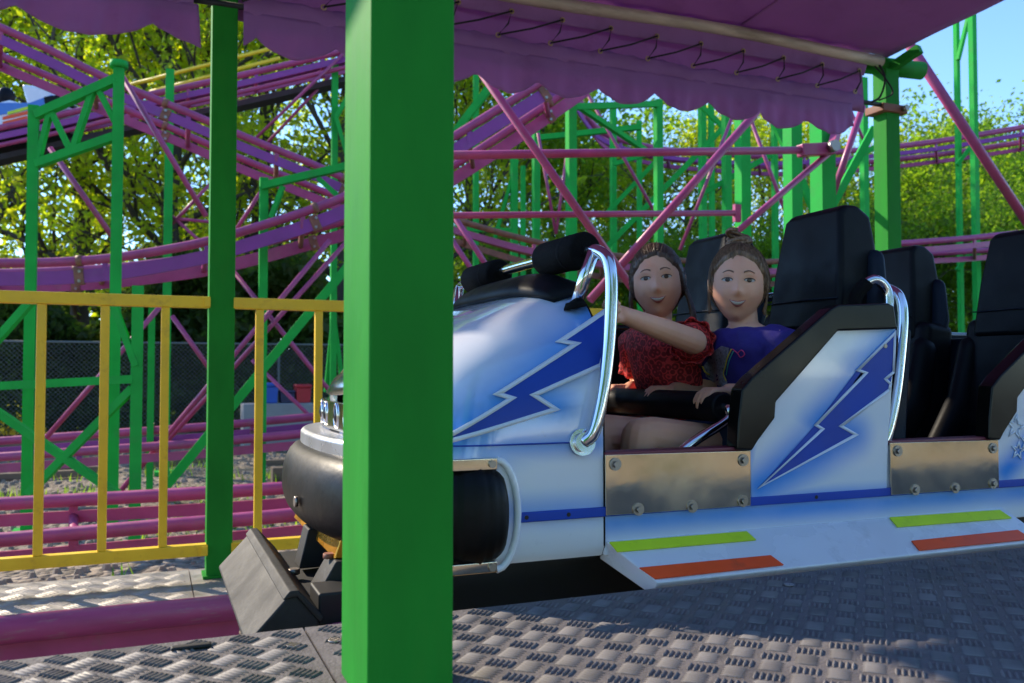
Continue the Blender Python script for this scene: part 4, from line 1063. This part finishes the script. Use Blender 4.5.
# ================================================================== COASTER TRACKS BEHIND THE STATION
def lift(pts, dz_px): return [(x, y + dz_px) for x, y in pts]
def rail_pts(pts, d0, d1, n=7):
    N = len(pts)
    return catmull([P(x, y, d=d0 + (d1 - d0) * i / (N - 1)) for i, (x, y) in enumerate(pts)], n)
def track(name, label, A, B, dA, dB, joints=(), r=.042, bar=.13, barh=.085, tie=.9, rust=True, mt=None, mb=None, n=7):
    """two running tubes, each over a flat side bar, joined by ties"""
    mt = mt or MAGENTA; mb = mb or PURPLE
    a = rail_pts(A, *dA, n=n); b = rail_pts(B, *dB, n=n)
    m = min(len(a), len(b)); low = min(p.z for p in a + b)
    t = thing(name, (a[0].x, a[0].y, -1), label, 'coaster track', 'coaster tracks behind the station')
    down = Vector((0, 0, -bar))
    for q in (a, b):
        MB().tube(q, r, 12).build('tube_rail', mt, t)
        MB().sweep([p + down for p in q], [(-.014, -barh / 2), (.014, -barh / 2), (.014, barh / 2), (-.014, barh / 2)], smooth=False).build('flat_bar', mb if q is a else mt, t)
    def along(q, s):
        acc = 0
        for u, v in zip(q, q[1:]):
            L = (v - u).length
            if acc + L >= s: return u.lerp(v, (s - acc) / L)
            acc += L
        return q[-1]
    La = sum((v - u).length for u, v in zip(a, a[1:])); Lb = sum((v - u).length for u, v in zip(b, b[1:]))
    k = max(2, int(La / tie))
    for i in range(k):
        f = (i + .5) / k; p, q = along(a, f * La), along(b, f * Lb)
        g = MB(); g.tube([p + down, q + down], .028, 8); g.build('cross_tie', RUST if (rust and i % 2) else mt, t)
        for s in (p, q): MB().beam(s + Vector((0, 0, -r * .6)), s + down * 1.1, .05, .03).build('web', mb if i % 3 else mt, t)
    for f in joints:
        for q, L in ((a, La), (b, Lb)):
            p, e = along(q, f * L), along(q, f * L + .09)
            MB().beam(p.lerp(p + down, 1) - (e - p) * .5, p + down + (e - p) * .5, .06, barh * 1.25).build('flange', RUST, t, bevel=.006)
            MB().tube([p - (e - p) * .3, p + (e - p) * .3], r * 1.22, 12).build('collar', RUST, t)
            for s in (-1, 1): MB().disc(p + down + Vector((0, -.03, s * barh * .35)), (0, -1, 0), .016, .02, 6).build('bolt', BOLT, t)
    return t, a, b
track('coaster_track', 'curved magenta and purple track dipping just above the yellow railing',
      [(-60, 263), (0, 263), (60, 262), (120, 257), (200, 243), (260, 226), (310, 210), (350, 194), (400, 167), (453, 137), (500, 108), (545, 80), (580, 58)],
      [(-60, 274), (0, 273), (60, 271), (120, 267), (200, 257), (260, 244), (310, 230), (350, 219), (400, 196), (453, 166), (500, 136), (545, 106), (585, 78)], (8.4, 9.6), (9.2, 10.2), r=.047, bar=.155, barh=.135, joints=(.18, .52, .93))
track('coaster_track', 'magenta and purple track sloping down from the top left corner behind the green gantry',
      [(-50, 4), (0, 27), (50, 50), (110, 80), (165, 103), (210, 122), (260, 143), (310, 163), (352, 182), (400, 205)],
      [(-50, 30), (0, 55), (60, 81), (120, 107), (180, 132), (240, 158), (300, 182), (352, 203), (400, 226)], (8.8, 10.0), (9.6, 10.8), r=.042, bar=.125, barh=.10, joints=(.45, .86))
lt, la_, lb_ = track('coaster_track', 'lift hill track with dark grey underside rising to the canopy edge',
      [(-60, 141), (0, 128), (60, 115), (120, 101), (200, 84), (260, 71), (345, 51), (420, 34)],
      [(-60, 153), (0, 140), (60, 127), (120, 113), (200, 95), (260, 82), (345, 63), (420, 46)], (11.8, 12.6), (12.6, 13.4), r=.045, bar=.12, rust=False)
mid = [(p + q) / 2 + Vector((0, 0, -.36)) for p, q in zip(la_, lb_)]
MB().sweep(mid, [(-.14, -.05), (.14, -.05), (.14, .03), (-.14, .03)], smooth=False).build('underside', SLATE, lt)
for q_ in (la_, lb_):
    MB().tube([p + Vector((0, 0, -.24)) for p in q_], .032, 10).build('lower_tube', MAGENTA, lt)
MB().sweep([(p + q) / 2 + Vector((0, 0, -.06)) for p, q in zip(la_, lb_)], [(-.09, -.03), (.09, -.03), (.09, .03), (-.09, .03)], smooth=False).build('chain_trough', PURPLE, lt)
track('coaster_track', 'low magenta track running over the gravel in front of the wire fence',
      [(-60, 445), (0, 441), (100, 434), (200, 427), (320, 416), (460, 402)], [(-60, 461), (0, 457), (100, 450), (200, 443), (320, 432), (460, 417)], (9.2, 9.8), (8.4, 9.0), r=.045, bar=.11)
track('coaster_track', 'thick pink and magenta track nearest behind the yellow railing',
      [(-80, 510), (0, 504), (150, 496), (300, 487), (480, 474)], [(-80, 546), (0, 540), (150, 527), (300, 514), (480, 494)], (5.35, 5.9), (4.85, 5.35), r=.043, bar=.105, barh=.075, mb=MAGENTA, rust=False, tie=1.3)
track('coaster_track', 'rusty orange and magenta track curving low behind the chrome roll bar and the seats',
      [(430, 212), (470, 224), (520, 238), (575, 250), (640, 258), (720, 262), (800, 260), (890, 248)], [(430, 224), (470, 236), (520, 251), (575, 263), (640, 272), (720, 276), (800, 273), (890, 260)], (11, 13), (11.8, 13.8), mt=RUST, mb=MAGENTA, bar=.14)
track('coaster_track', 'far brownish track curving out of the green columns and crossing to the right edge',
      [(572, 90), (584, 112), (604, 133), (645, 146), (700, 153), (780, 156), (870, 149), (940, 141), (1024, 127), (1080, 117)],
      [(578, 96), (590, 121), (610, 143), (650, 156), (710, 163), (790, 167), (880, 161), (950, 153), (1024, 142), (1080, 133)], (16, 18), (16.8, 18.8), r=.055, bar=.15)
track('coaster_track', 'pink track low in front of the sunlit trees beside the right headrest',
      [(880, 245), (920, 242), (960, 239), (1000, 235), (1070, 228)], [(880, 256), (920, 254), (960, 252), (1000, 249), (1070, 243)], (13, 13.6), (13.8, 14.4), r=.045, bar=.12, mb=MAGENTA)

# ================================================================== GREEN SUPPORTS
def gpost(g_or_t, px, py, d, w, name='column', zb=-1.02, m=None):
    p = P(px, py, d=d)
    return MB().box((p.x - w / 2, p.y - w / 2, zb), (p.x + w / 2, p.y + w / 2, p.z)).build(name, m or GREEN_FAR, g_or_t)
def gbeam(t, a, b, d, w, name='beam', m=None, d2=None, round_=False):
    p, q = P(*a, d=d), P(*b, d=d2 or d)
    g = MB()
    if round_: g.tube([p, q], w / 2, 10)
    else: g.beam(p, q, w, w)
    return g.build(name, m or GREEN_FAR, t)
def tower(px, py, d, w, label, cat='support', name='support_tower', cap=True):
    p = P(px, py, d=d)
    t = thing(name, (p.x, p.y, -1.02), label, cat, 'green coaster supports')
    gpost(t, px, py, d, w)
    MB().box((p.x - w * 1.2, p.y - w * 1.2, -1.02), (p.x + w * 1.2, p.y + w * 1.2, -.965)).build('foot_plate', GREEN_FAR, t)
    return t
G = tower(34, 106, 7.6, .085, 'green gantry with a sloping trussed top beam under the falling track at left')
gpost(G, 119, 66, 7.6, .09)
for a, b, w in [((36, 115), (117, 79), .075), ((36, 164), (117, 136), .07), ((52, 113), (70, 150), .045), ((92, 93), (73, 150), .05), ((38, 160), (50, 112), .045), ((98, 89), (115, 122), .045)]: gbeam(G, a, b, 7.58, w, 'truss_bar')
p = P(119, 66, d=7.6); MB().disc((p.x, p.y, p.z - .02), (0, 0, 1), .075, .06, 14).build('cap', GREEN_FAR, G)
G = tower(138, 286, 7.0, .088, 'short green column with crossing diagonal struts and a side beam below the dipping track')
for a, b, w in [((-40, 388), (134, 379), .065), ((-20, 400), (118, 494), .06), ((28, 494), (133, 388), .06), ((112, 300), (136, 366), .05), ((-30, 370), (36, 296), .06)]: gbeam(G, a, b, 6.95, w, 'strut')
G = tower(170, 70, 12, .11, 'slim tall green column left of the canopy post, carrying the lift hill')
G = tower(264, 178, 9.2, .085, 'green column with a bracket beam just right of the canopy post')
for a, b, w in [((262, 186), (352, 165), .075), ((271, 218), (283, 186), .05), ((318, 178), (342, 200), .05)]: gbeam(G, a, b, 9.15, w, 'bracket_beam')
G = tower(335, 62, 12.6, .085, 'thin green column with small diagonals close to the left edge of the near post')
for a, b in [((336, 117), (352, 90)), ((336, 117), (350, 165)), ((334, 320), (342, 380)), ((332, 330), (326, 392))]: gbeam(G, a, b, 12.5, .06, 'brace')
G = tower(152, 300, 9.5, .07, 'thick green diagonal prop rising to the right behind the yellow balusters', name='support_prop')
gbeam(G, (163, 490), (358, 254), 8.0, .085, 'prop', d2=8.6)
G = tower(476, 72, 16, .09, 'slim green column right beside the near post below the canopy'); gbeam(G, (440, 152), (503, 70), 12, .10, 'prop')
G = tower(514, 158, 14, .10, 'green column standing behind the two black foam grips'); gbeam(G, (455, 228), (512, 231), 13.5, .08); gbeam(G, (493, 245), (517, 160), 14, .06, 'brace')
tower(523, 166, 18, .085, 'thinnest green column behind the foam grips, second of the close pair')
G = tower(536, 128, 13, .095, 'green column below the upper end of the curving purple track'); gbeam(G, (536, 138), (641, 127), 13, .08)
G = tower(571, 103, 10.5, .105, 'green portal frame of two columns and a flat top beam in the centre')
gpost(G, 658, 100, 11.6, .095); gbeam(G, (570, 107), (659, 104), 10.5, .075, d2=11.6); gbeam(G, (578, 106), (648, 152), 10.6, .06, 'brace', d2=11.5)
G = tower(613, 106, 15, .09, 'slim green column in the middle of the portal frame'); gbeam(G, (606, 214), (658, 159), 14.8, .075, 'brace'); gbeam(G, (614, 164), (655, 152), 14.6, .07, 'brace')
tower(639, 121, 16, .075, 'slim short green column between the middle and right columns of the portal frame')
G = tower(702, 100, 14, .10, 'green column carrying a long diagonal that falls left behind the girls'); gbeam(G, (596, 258), (723, 128), 13.6, .085, 'brace'); gbeam(G, (700, 105), (726, 130), 13.6, .07, 'brace')
tower(711, 100, 17, .09, 'slim green column directly right of the column with the long diagonal')
G = tower(726, 96, 12, .10, 'green column touching the left side of a broader lit column above the right girl'); gbeam(G, (700, 195), (771, 155), 12, .07, 'brace')
tower(742, 96, 8.6, .112, 'broad sunlit green column above the hair of the right girl')
G = tower(774, 112, 15, .085, 'slim round green column with a pale diagonal, left of the near headrest'); gbeam(G, (773, 118), (816, 214), 11, .085, 'brace')
tower(792, 104, 7.6, .115, 'broad green column rising behind the left edge of the near headrest')
tower(822, 104, 6.3, .125, 'broadest green column rising right behind the near headrest')
G = tower(863, 78, 14, .10, 'slim green column touching the left side of the right canopy post'); gbeam(G, (830, 210), (874, 128), 9, .075, 'brace'); gbeam(G, (828, 176), (878, 145), 12, .07, 'brace')
G = tower(955, -40, 15, .075, 'tall twin mast of two green poles against the blue sky at right', name='twin_mast')
gpost(G, 971, -40, 14.6, .095); 
for a, b in [((957, 165), (972, 145)), ((957, 270), (972, 250)), ((958, 60), (970, 10)), ((957, 372), (972, 352))]: gbeam(G, a, b, 14.8, .06, 'brace')

# ================================================================== MAGENTA TIES AND BRACES
def brace(a, b, d, w, label, d2=None, name='brace', m=None, extra=None, grp='thin magenta braces'):
    p, q = P(*a, d=d), P(*b, d=d2 or d)
    t = MB().tube([p, q], w / 2, 10).build(name, m or MAGENTA); tag(t, label, 'brace', grp); return t
Y4 = 4.75
def tie(a, b, r, label, ya=Y4, yb=Y4):
    p, q = P(*a, y=ya), P(*b, y=yb)
    t = thing('tie_rod', tuple(p), label, 'tie rod', 'magenta tie rods behind the car'); MB().tube([p, q], r, 14).build('rod', MAGENTA, t); return t, p, q
t, p, q = tie((400, 156), (812, 150), .026, 'thick pink horizontal tie rod ending in a bolted joint right of the girls', 4.78, 4.78)
e = P(832, 149, y=4.78); MB().beam(q - (e - q) * .6, e, .075, .085).build('fork', MAGENTA, t, bevel=.008)
MB().disc(e + Vector((-.05, -.045, 0)), (0, -1, 0), .04, .05, 14).build('pin', BOLT, t); MB().beam(e, e + Vector((.06, .02, .14)), .05).build('lug', MAGENTA, t)
t, p, q = tie((400, 216), (734, 213), .020, 'thin pink horizontal tie rod lower down, ending in a small flat plate', 4.9, 4.9); MB().beam(q, q + Vector((.05, 0, 0)), .03, .12).build('end_plate', MAGENTA, t)
tie((477, 66), (663, 332), .024, 'dark magenta tie rod falling steeply to the right behind the larger foam grip', 4.45, 4.45)
tie((762, 106), (590, 300), .026, 'magenta tie rod falling left from the scalloped valance to behind the left girl', 4.6, 4.6)
t, p, q = tie((829, 153), (690, 272), .022, 'magenta tie rod falling left from the bolted joint to the right girl', 4.8, 4.8)
tie((905, 38), (1040, 242), .033, 'magenta tie rod slanting across the blue sky at the right edge', 4.3, 4.3)
for i, (a, b, d, lab) in enumerate([
    ((121, 74), (206, 216), 7.8, 'magenta brace falling right from the head of the tall gantry column'),
    ((50, 148), (112, 236), 8, 'magenta brace below the lower truss bar of the gantry'),
    ((168, 228), (212, 182), 12, 'short magenta lattice bar rising to the canopy post'),
    ((168, 218), (212, 222), 12, 'level magenta lattice bar left of the canopy post'),
    ((172, 216), (212, 252), 12, 'short magenta lattice bar falling to the canopy post'),
    ((46, 438), (166, 300), 8.6, 'magenta brace behind the left balusters, rising to the right'),
    ((118, 494), (330, 240), 8.8, 'left of two parallel long magenta braces behind the canopy post'),
    ((150, 460), (352, 236), 9.2, 'right of two parallel long magenta braces behind the canopy post'),
    ((172, 316), (212, 372), 9, 'magenta brace falling right below the dipping track'),
    ((234, 272), (345, 410), 9.3, 'magenta brace falling right behind the second railing section'),
    ((252, 360), (345, 450), 10, 'thin magenta brace above the red and blue boxes'),
    ((254, 140), (345, 52), 12.4, 'pale pink brace rising to the end of the lift hill'),
    ((268, 142), (330, 76), 12.8, 'second pale pink brace below the lift hill end'),
    ((236, 230), (262, 190), 10, 'short magenta brace beside the bracket beam column'),
    ((585, 90), (664, 228), 12, 'thin magenta brace crossing the portal frame'),
    ((538, 133), (556, 234), 12.4, 'left leg of a thin pink V brace behind the foam grip'),
    ((567, 153), (556, 234), 12.4, 'right leg of a thin pink V brace behind the foam grip'),
    ((750, 118), (790, 224), 10, 'thin dark magenta brace between the broad green columns'),
    ((863, 106), (829, 206), 6.6, 'magenta brace just left of the right canopy post'),
    ((737, 105), (680, 250), 11, 'thin magenta brace falling left above the right girl'),
    ((846, 100), (868, 150), 12, 'very thin magenta brace by the valance end'),
    ((450, 210), (500, 286), 7.5, 'upper magenta brace dropping behind the small foam grip'),
    ((440, 222), (492, 300), 8.2, 'lower magenta brace dropping behind the small foam grip'),
]): brace(a, b, d, .05 if d < 10 else .045, lab)
for a, b, lab in (((118, 88), (300, 41), 'upper far yellow handrail above the lift hill'), ((150, 92), (280, 58), 'lower far yellow handrail above the lift hill')):
    brace(a, b, 16, .07, lab, name='handrail', m=YELLOW, grp='far yellow handrails')

# ================================================================== SECOND TRAIN ON THE LIFT
def far_train():
    d = 12.0; p0 = P(20, 115, d=d); t = thing('coaster_car', tuple(p0), 'small blue and white coaster car climbing the lift hill at the left edge', 'coaster car')
    dv = Vector((_fw.x, _fw.y, 0)).normalized() * .95
    def slab(pts, name, m, o0=0.0, o1=1.0, bev=.03, par=t):
        q = [P(*k, d=d) for k in pts]; n_ = len(q); g = MB()
        g.add([k + dv * o0 for k in q] + [k + dv * o1 for k in q], [tuple(range(n_)), tuple(range(2 * n_ - 1, n_ - 1, -1))] + [(i, i + n_, (i + 1) % n_ + n_, (i + 1) % n_) for i in range(n_)])
        return g.build(name, m, par, bevel=bev)
    b = slab([(-70, 120), (-30, 109), (0, 101), (8, 99), (26, 104), (20, 83), (40, 86), (56, 93), (63, 103), (55, 113), (30, 121), (0, 130), (-70, 146)], 'body', WHITE, bev=.05)
    slab([(0, 103), (30, 103), (52, 95), (58, 99), (30, 110), (-40, 122), (-40, 114)], 'blue_flash', mat('far_blue', (.05, .2, .6), .3), -.012, .05, 0, b)
    slab([(3, 117), (28, 111), (29, 114), (3, 120)], 'orange_bar', ORANGE, -.014, .05, 0, b); slab([(3, 122), (27, 116), (28, 119), (3, 125)], 'orange_bar', ORANGE, -.014, .05, 0, b); slab([(8, 112), (30, 106), (31, 109), (8, 115)], 'lime_bar', LIME, -.014, .05, 0, b)
    slab([(44, 97), (58, 95), (64, 101), (56, 106), (45, 104)], 'nose_pad', VINYL, -.03, .9, .02)
    slab([(-70, 132), (0, 131), (40, 120), (50, 122), (0, 137), (-70, 142)], 'chassis', CHASSIS, .05, .9, 0)
    MB().ball(tuple(P(6, 97, d=12.3)), (.12, .12, .14)).build('headrest', VINYL, t)
far_train()

# ================================================================== WIRE FENCE, BOXES
def fence():
    y = 18.2; x0, x1 = -6.4, 7.0; zb, zt_ = -.98, .93
    t = thing('wire_fence', (x0, y, -1), 'chain link wire fence between grey posts in front of the dark hedge', 'fence')
    g = MB(); s = .085; H_ = zt_ - zb; w = .0065
    n_ = int((x1 - x0 + H_) / s)
    for i in range(n_):
        for sg in (-1, 1):
            xa = x0 + i * s - (H_ if sg > 0 else 0); xb = xa + H_
            za, zc = (zb, zt_) if sg > 0 else (zt_, zb)
            lo, hi = max(xa, x0), min(xb, x1)
            if hi <= lo: continue
            a = Vector((lo, y + .004 * sg, za + (zc - za) * (lo - xa) / H_)); b = Vector((hi, y + .004 * sg, za + (zc - za) * (hi - xa) / H_))
            g.beam(a, b, w, w, up=(0, 1, 0))
    m_ = g.build('mesh', WIRE, t, fix=False)
    MB().tube([(x0, y, zt_), (x1, y, zt_)], .022, 8).build('top_rail', WIRE, t)
    for x in [x0 + 2.2 * k for k in range(7)]: MB().tube([(x, y + .03, -1.1), (x, y + .03, zt_ + .05)], .03, 8).build('post', WIRE, t)
fence()
p = P(278, 420, d=15.5)
o = MB().box((p.x - .62, p.y - .25, -1.02), (p.x + .62, p.y + .25, P(278, 403, d=15.5).z)).build('concrete_block', CONC, bevel=.02); tag(o, 'long grey concrete block standing on the gravel by the wire fence', 'block')
zb_ = P(278, 403, d=15.5).z + .002
def crate(px, w, h, m, lab):
    q = P(px, 403, d=15.5); t = thing('storage_box', (q.x, p.y, zb_), lab, 'box', 'boxes on the concrete block')
    MB().prism([(q.x - w * .44, zb_), (q.x + w * .44, zb_), (q.x + w / 2, zb_ + h * .8), (q.x - w / 2, zb_ + h * .8)], p.y - .16, p.y + .16).build('tub', m, t, bevel=.015)
    MB().box((q.x - w * .53, p.y - .175, zb_ + h * .8), (q.x + w * .53, p.y + .175, zb_ + h)).build('lid', m, t, bevel=.02)
crate(268, .30, .36, BLUEBOX, 'blue plastic box on the grey concrete block'); crate(287, .26, .22, DARKBOX, 'navy low box between the blue and red ones'); crate(304, .27, .33, REDBOX, 'red plastic box on the right of the concrete block')
o = MB().beam((-6.5, 17.2, -.90), (3.9, 17.4, -.90), .12, .26).build('timber_kerb', WOOD, bevel=.01); tag(o, 'weathered timber sleeper lying along the foot of the wire fence', 'timber')
for i, (px, py, L_, an) in enumerate([(20, 476, 1.6, .1), (60, 470, 1.2, -.2), (180, 462, 1.4, .35), (290, 462, 1.0, .1)]):
    q = P(px, py, z=-.96); v = Vector((math.cos(an), math.sin(an), 0)) * L_ / 2
    o = MB().beam(q - v, q + v, .12, .09).build('timber', WOOD, bevel=.008); tag(o, ['weathered board lying at the far left under the low track', 'short board lying tilted beside the crossing green struts', 'board lying on gravel left of the canopy post', 'short timber block on gravel below the concrete block'][i], 'timber', 'loose timbers on the gravel')
q = P(300, 478, z=-.97); o = MB().box((q.x - .35, q.y - .1, -1.02), (q.x + .1, q.y + .1, -.82)).build('timber_packing', WOOD, bevel=.01); tag(o, 'dark timber packing block below the red box', 'timber', 'loose timbers on the gravel')

# ================================================================== TREES
def leaf_mesh(name, pts, size, seed, m, flat=.35):
    r = np.random.default_rng(seed); n = len(pts); pts = np.asarray(pts)
    a = r.normal(size=(n, 3)); a /= np.linalg.norm(a, axis=1)[:, None]
    b = r.normal(size=(n, 3)); b -= (b * a).sum(1)[:, None] * a; b /= np.linalg.norm(b, axis=1)[:, None]
    s = size * r.uniform(.55, 1.35, n)[:, None]; c = np.cross(a, b)
    v = np.stack([pts - a * s, pts + b * s * .55 + c * s * .12, pts + a * s, pts - b * s * .55 + c * s * .12], 1).reshape(-1, 3)
    me = bpy.data.meshes.new(name); me.from_pydata(v.tolist(), [], np.arange(4 * n).reshape(n, 4).tolist()); me.materials.append(m); return me
def tree_proto(seed, h, spread, base, nleaf, lsize, m, clump=.55, nl=13, up_bias=.55, dense=False):
    r = random.Random(seed); g = MB(); tips = []
    def limb(p, d, L, rad, lvl):
        pts = [p]; q = p.copy(); dd = d.copy(); k = 4
        for i in range(k):
            dd = (dd + Vector((r.gauss(0, .16), r.gauss(0, .16), r.gauss(.05, .10)))).normalized(); q = q + dd * (L / k); pts.append(q.copy())
            if lvl >= 1: tips.append((q.copy(), lvl))
        g.tube(pts, rad, 7 if lvl else 10, scale=[1 - .6 * i / k for i in range(k + 1)])
        if lvl < 3:
            for i in range([0, 4, 3][lvl] if lvl else 0):
                j = r.randint(1, k); e = (dd + Vector((r.gauss(0, .7), r.gauss(0, .7), r.gauss(.15, .4)))).normalized()
                limb(pts[j], e, L * r.uniform(.45, .7), rad * .5, lvl + 1)
        return pts
    tr = [Vector((0, 0, -.1))]; n_ = 9
    for i in range(1, n_ + 1): tr.append(Vector((r.gauss(0, .02) * h * .3 + tr[-1].x * .9, r.gauss(0, .02) * h * .3 + tr[-1].y * .9, h * .88 * i / n_)))
    R0 = h * .017; g.tube(tr, R0, 12, scale=[1.25 - .1 * i - (.0 if i < 8 else .1) for i in range(n_ + 1)])
    for i in range(nl):
        f = base + (1 - base) * (i + r.random() * .6) / nl; f = min(f, .97)
        k = f * n_; a, b = tr[int(k)], tr[min(n_, int(k) + 1)]; p = a.lerp(b, k - int(k))
        an = i * 2.4 + r.random(); prof = math.sin(math.pi * min(1, .22 + .85 * (f - base) / (1 - base))) ** .7
        d = Vector((math.cos(an), math.sin(an), up_bias + .5 * f)).normalized()
        limb(p, d, spread * (.35 + .75 * prof), R0 * .42 * (1.1 - .6 * f), 1)
    wood = g
    rs = np.random.default_rng(seed + 5); T = np.array([t[0] for t in tips]); wt = np.array([1.0 if t[1] > 1 else .4 for t in tips]); wt /= wt.sum()
    idx = rs.choice(len(T), nleaf, p=wt); cl = rs.normal(size=(len(T), 3)) * .25
    pts = T[idx] + cl[idx] + rs.normal(size=(nleaf, 3)) * clump * rs.uniform(.3, 1, (len(T), 1))[idx]
    pts = pts[pts[:, 2] > .3]
    me = bpy.data.meshes.new('trunk'); me.from_pydata(wood.v, [], wood.f); me.polygons.foreach_set('use_smooth', [True] * len(wood.f)); me.materials.append(BARK)
    return me, leaf_mesh('crown', pts, lsize, seed + 9, m)
PROTO = {'a': tree_proto(11, 15.5, 5.4, .16, 15000, .105, LEAF, .50, 16), 'b': tree_proto(23, 14.5, 5.0, .14, 14500, .105, LEAF, .50, 15),
         'c': tree_proto(37, 7.6, 3.4, .06, 26000, .078, LEAF_D, .46, 13, .35), 'e': tree_proto(51, 9.2, 3.0, .08, 24000, .078, LEAF_D, .40, 14, .8)}
def tree(px, d, kind, s, rz, label):
    p = P(px, 370, d=d); t = thing('tree', (p.x, p.y, -1.0), label, 'tree', 'trees behind the coaster')
    for nm, me in zip(('trunk', 'crown'), PROTO[kind]):
        o = bpy.data.objects.new(nm, me); col.objects.link(o); o.parent = t
    t.scale = (s, s, s); t.rotation_euler = (0, 0, rz); return t
for a in [(-40, 25, 'a', 1.0, .3, 'tall yellow-green tree at the far left edge behind the falling track'),
          (75, 27, 'b', 1.08, 1.7, 'tall yellow-green tree behind the gantry with dark forked trunk'),
          (165, 24, 'a', .98, 2.9, 'tall yellow-green tree directly left of the canopy post'),
          (262, 27, 'b', 1.05, 4.1, 'tall sparse tree between the canopy post and the near post'),
          (345, 25, 'a', 1.0, 5.0, 'tall tree hidden mostly behind the near green post'),
          (30, 36, 'b', 1.15, 2.2, 'more distant tall tree filling the gap at the left'),
          (215, 37, 'a', 1.15, .9, 'more distant tall tree filling the gap behind the canopy post'),
          (470, 27, 'b', .82, .6, 'tree showing just right of the near post under the canopy'),
          (545, 30, 'c', 1.35, 2.0, 'dark green tree behind the foam grips'),
          (610, 31, 'b', .62, 3.3, 'yellow-green tree behind the portal frame'),
          (690, 28, 'a', .60, 1.2, 'yellow-green tree behind the heads of the girls'),
          (770, 30, 'b', .70, 5.2, 'yellow-green tree behind the broad columns'),
          (845, 28, 'a', .60, 4.0, 'yellow-green tree left of the right canopy post'),
          (905, 25, 'e', .74, .4, 'rounded sunlit tree just right of the right canopy post'),
          (965, 27, 'e', .97, 2.4, 'tallest pointed tree behind the twin mast'),
          (1010, 24, 'c', .92, 1.1, 'broad sunlit tree under the far track near the right edge'),
          (1060, 26, 'e', .90, 3.6, 'tree reaching in from the right edge'),
          (935, 22, 'c', .72, 5.5, 'low bushy tree in front of the sunlit wood at right'),
          (1020, 20.5, 'c', .60, 2.7, 'low bushy tree behind the right headrest'),
          (880, 21.5, 'c', .62, .2, 'low bushy tree behind the second row headrest'),
          (720, 23, 'c', .62, 3.0, 'low bushy tree behind the girls'),
          (800, 22.5, 'c', .60, 4.4, 'low bushy tree behind the near headrest'),
          (640, 24, 'c', .60, 1.9, 'low bushy tree behind the left girl'),
          (560, 23, 'c', .62, .8, 'low bushy tree behind the chrome roll bar')]: tree(*a)
for i, (x, y, k, sc_) in enumerate([(-9, -13, 'c', 1.15), (-3, -16, 'b', .62), (3, -14, 'c', 1.2), (9, -13, 'e', 1.0), (15, -10, 'c', 1.2), (-14, -8, 'e', 1.0)]):  # unseen trees added so the polished side plates reflect golden foliage
    t = tree(512, 20, k, sc_, i * 1.3, 'unseen tree behind the photographer, added for golden reflections'); t.location = (x, y, -1)
def hedge():
    r = np.random.default_rng(4); n = 60000
    x = r.uniform(-11, 9, n); base = 3.4 + .7 * np.sin(x * .9) + .5 * np.sin(x * 2.3 + 1)
    z = -1 + r.random(n) ** .8 * base; y = 19.6 + r.random(n) * 2.4 + .35 * np.sin(x * 3) + .25 * np.sin(z * 4)
    me = leaf_mesh('hedge', np.stack([x, y, z], 1), .13, 8, LEAF_H); o = bpy.data.objects.new('hedge', me); col.objects.link(o)
    tag(o, 'dense dark green undergrowth growing behind the wire fence', 'hedge', kind='stuff')
    n = 900; x = r.uniform(-5.2, -1.6, n); y = 17.6 + r.normal(size=n) * .12; z = -.72 + np.abs(r.normal(size=n)) * .10 * (1 + np.sin(x * 5))
    me = leaf_mesh('yellow_flowers', np.stack([x, y, z], 1), .035, 8, mat('yellow_petals', (.75, .45, .01), .6)); o = bpy.data.objects.new('yellow_flowers', me); col.objects.link(o)
    tag(o, 'small yellow flowers along the foot of the wire fence', 'flowers', kind='stuff')
    n = 26000; x = r.uniform(-34, 46, n); y = r.uniform(40, 46, n); z = -1 + r.random(n) * (7.0 + 1.4 * np.sin(x * .5) + .6 * np.sin(x * 1.3))
    me = leaf_mesh('distant_wood', np.stack([x, y, z], 1), .38, 8, LEAF_H); o = bpy.data.objects.new('distant_wood', me); col.objects.link(o)
    tag(o, 'far off green wood closing the gaps behind the trees', 'wood', kind='stuff')
hedge()
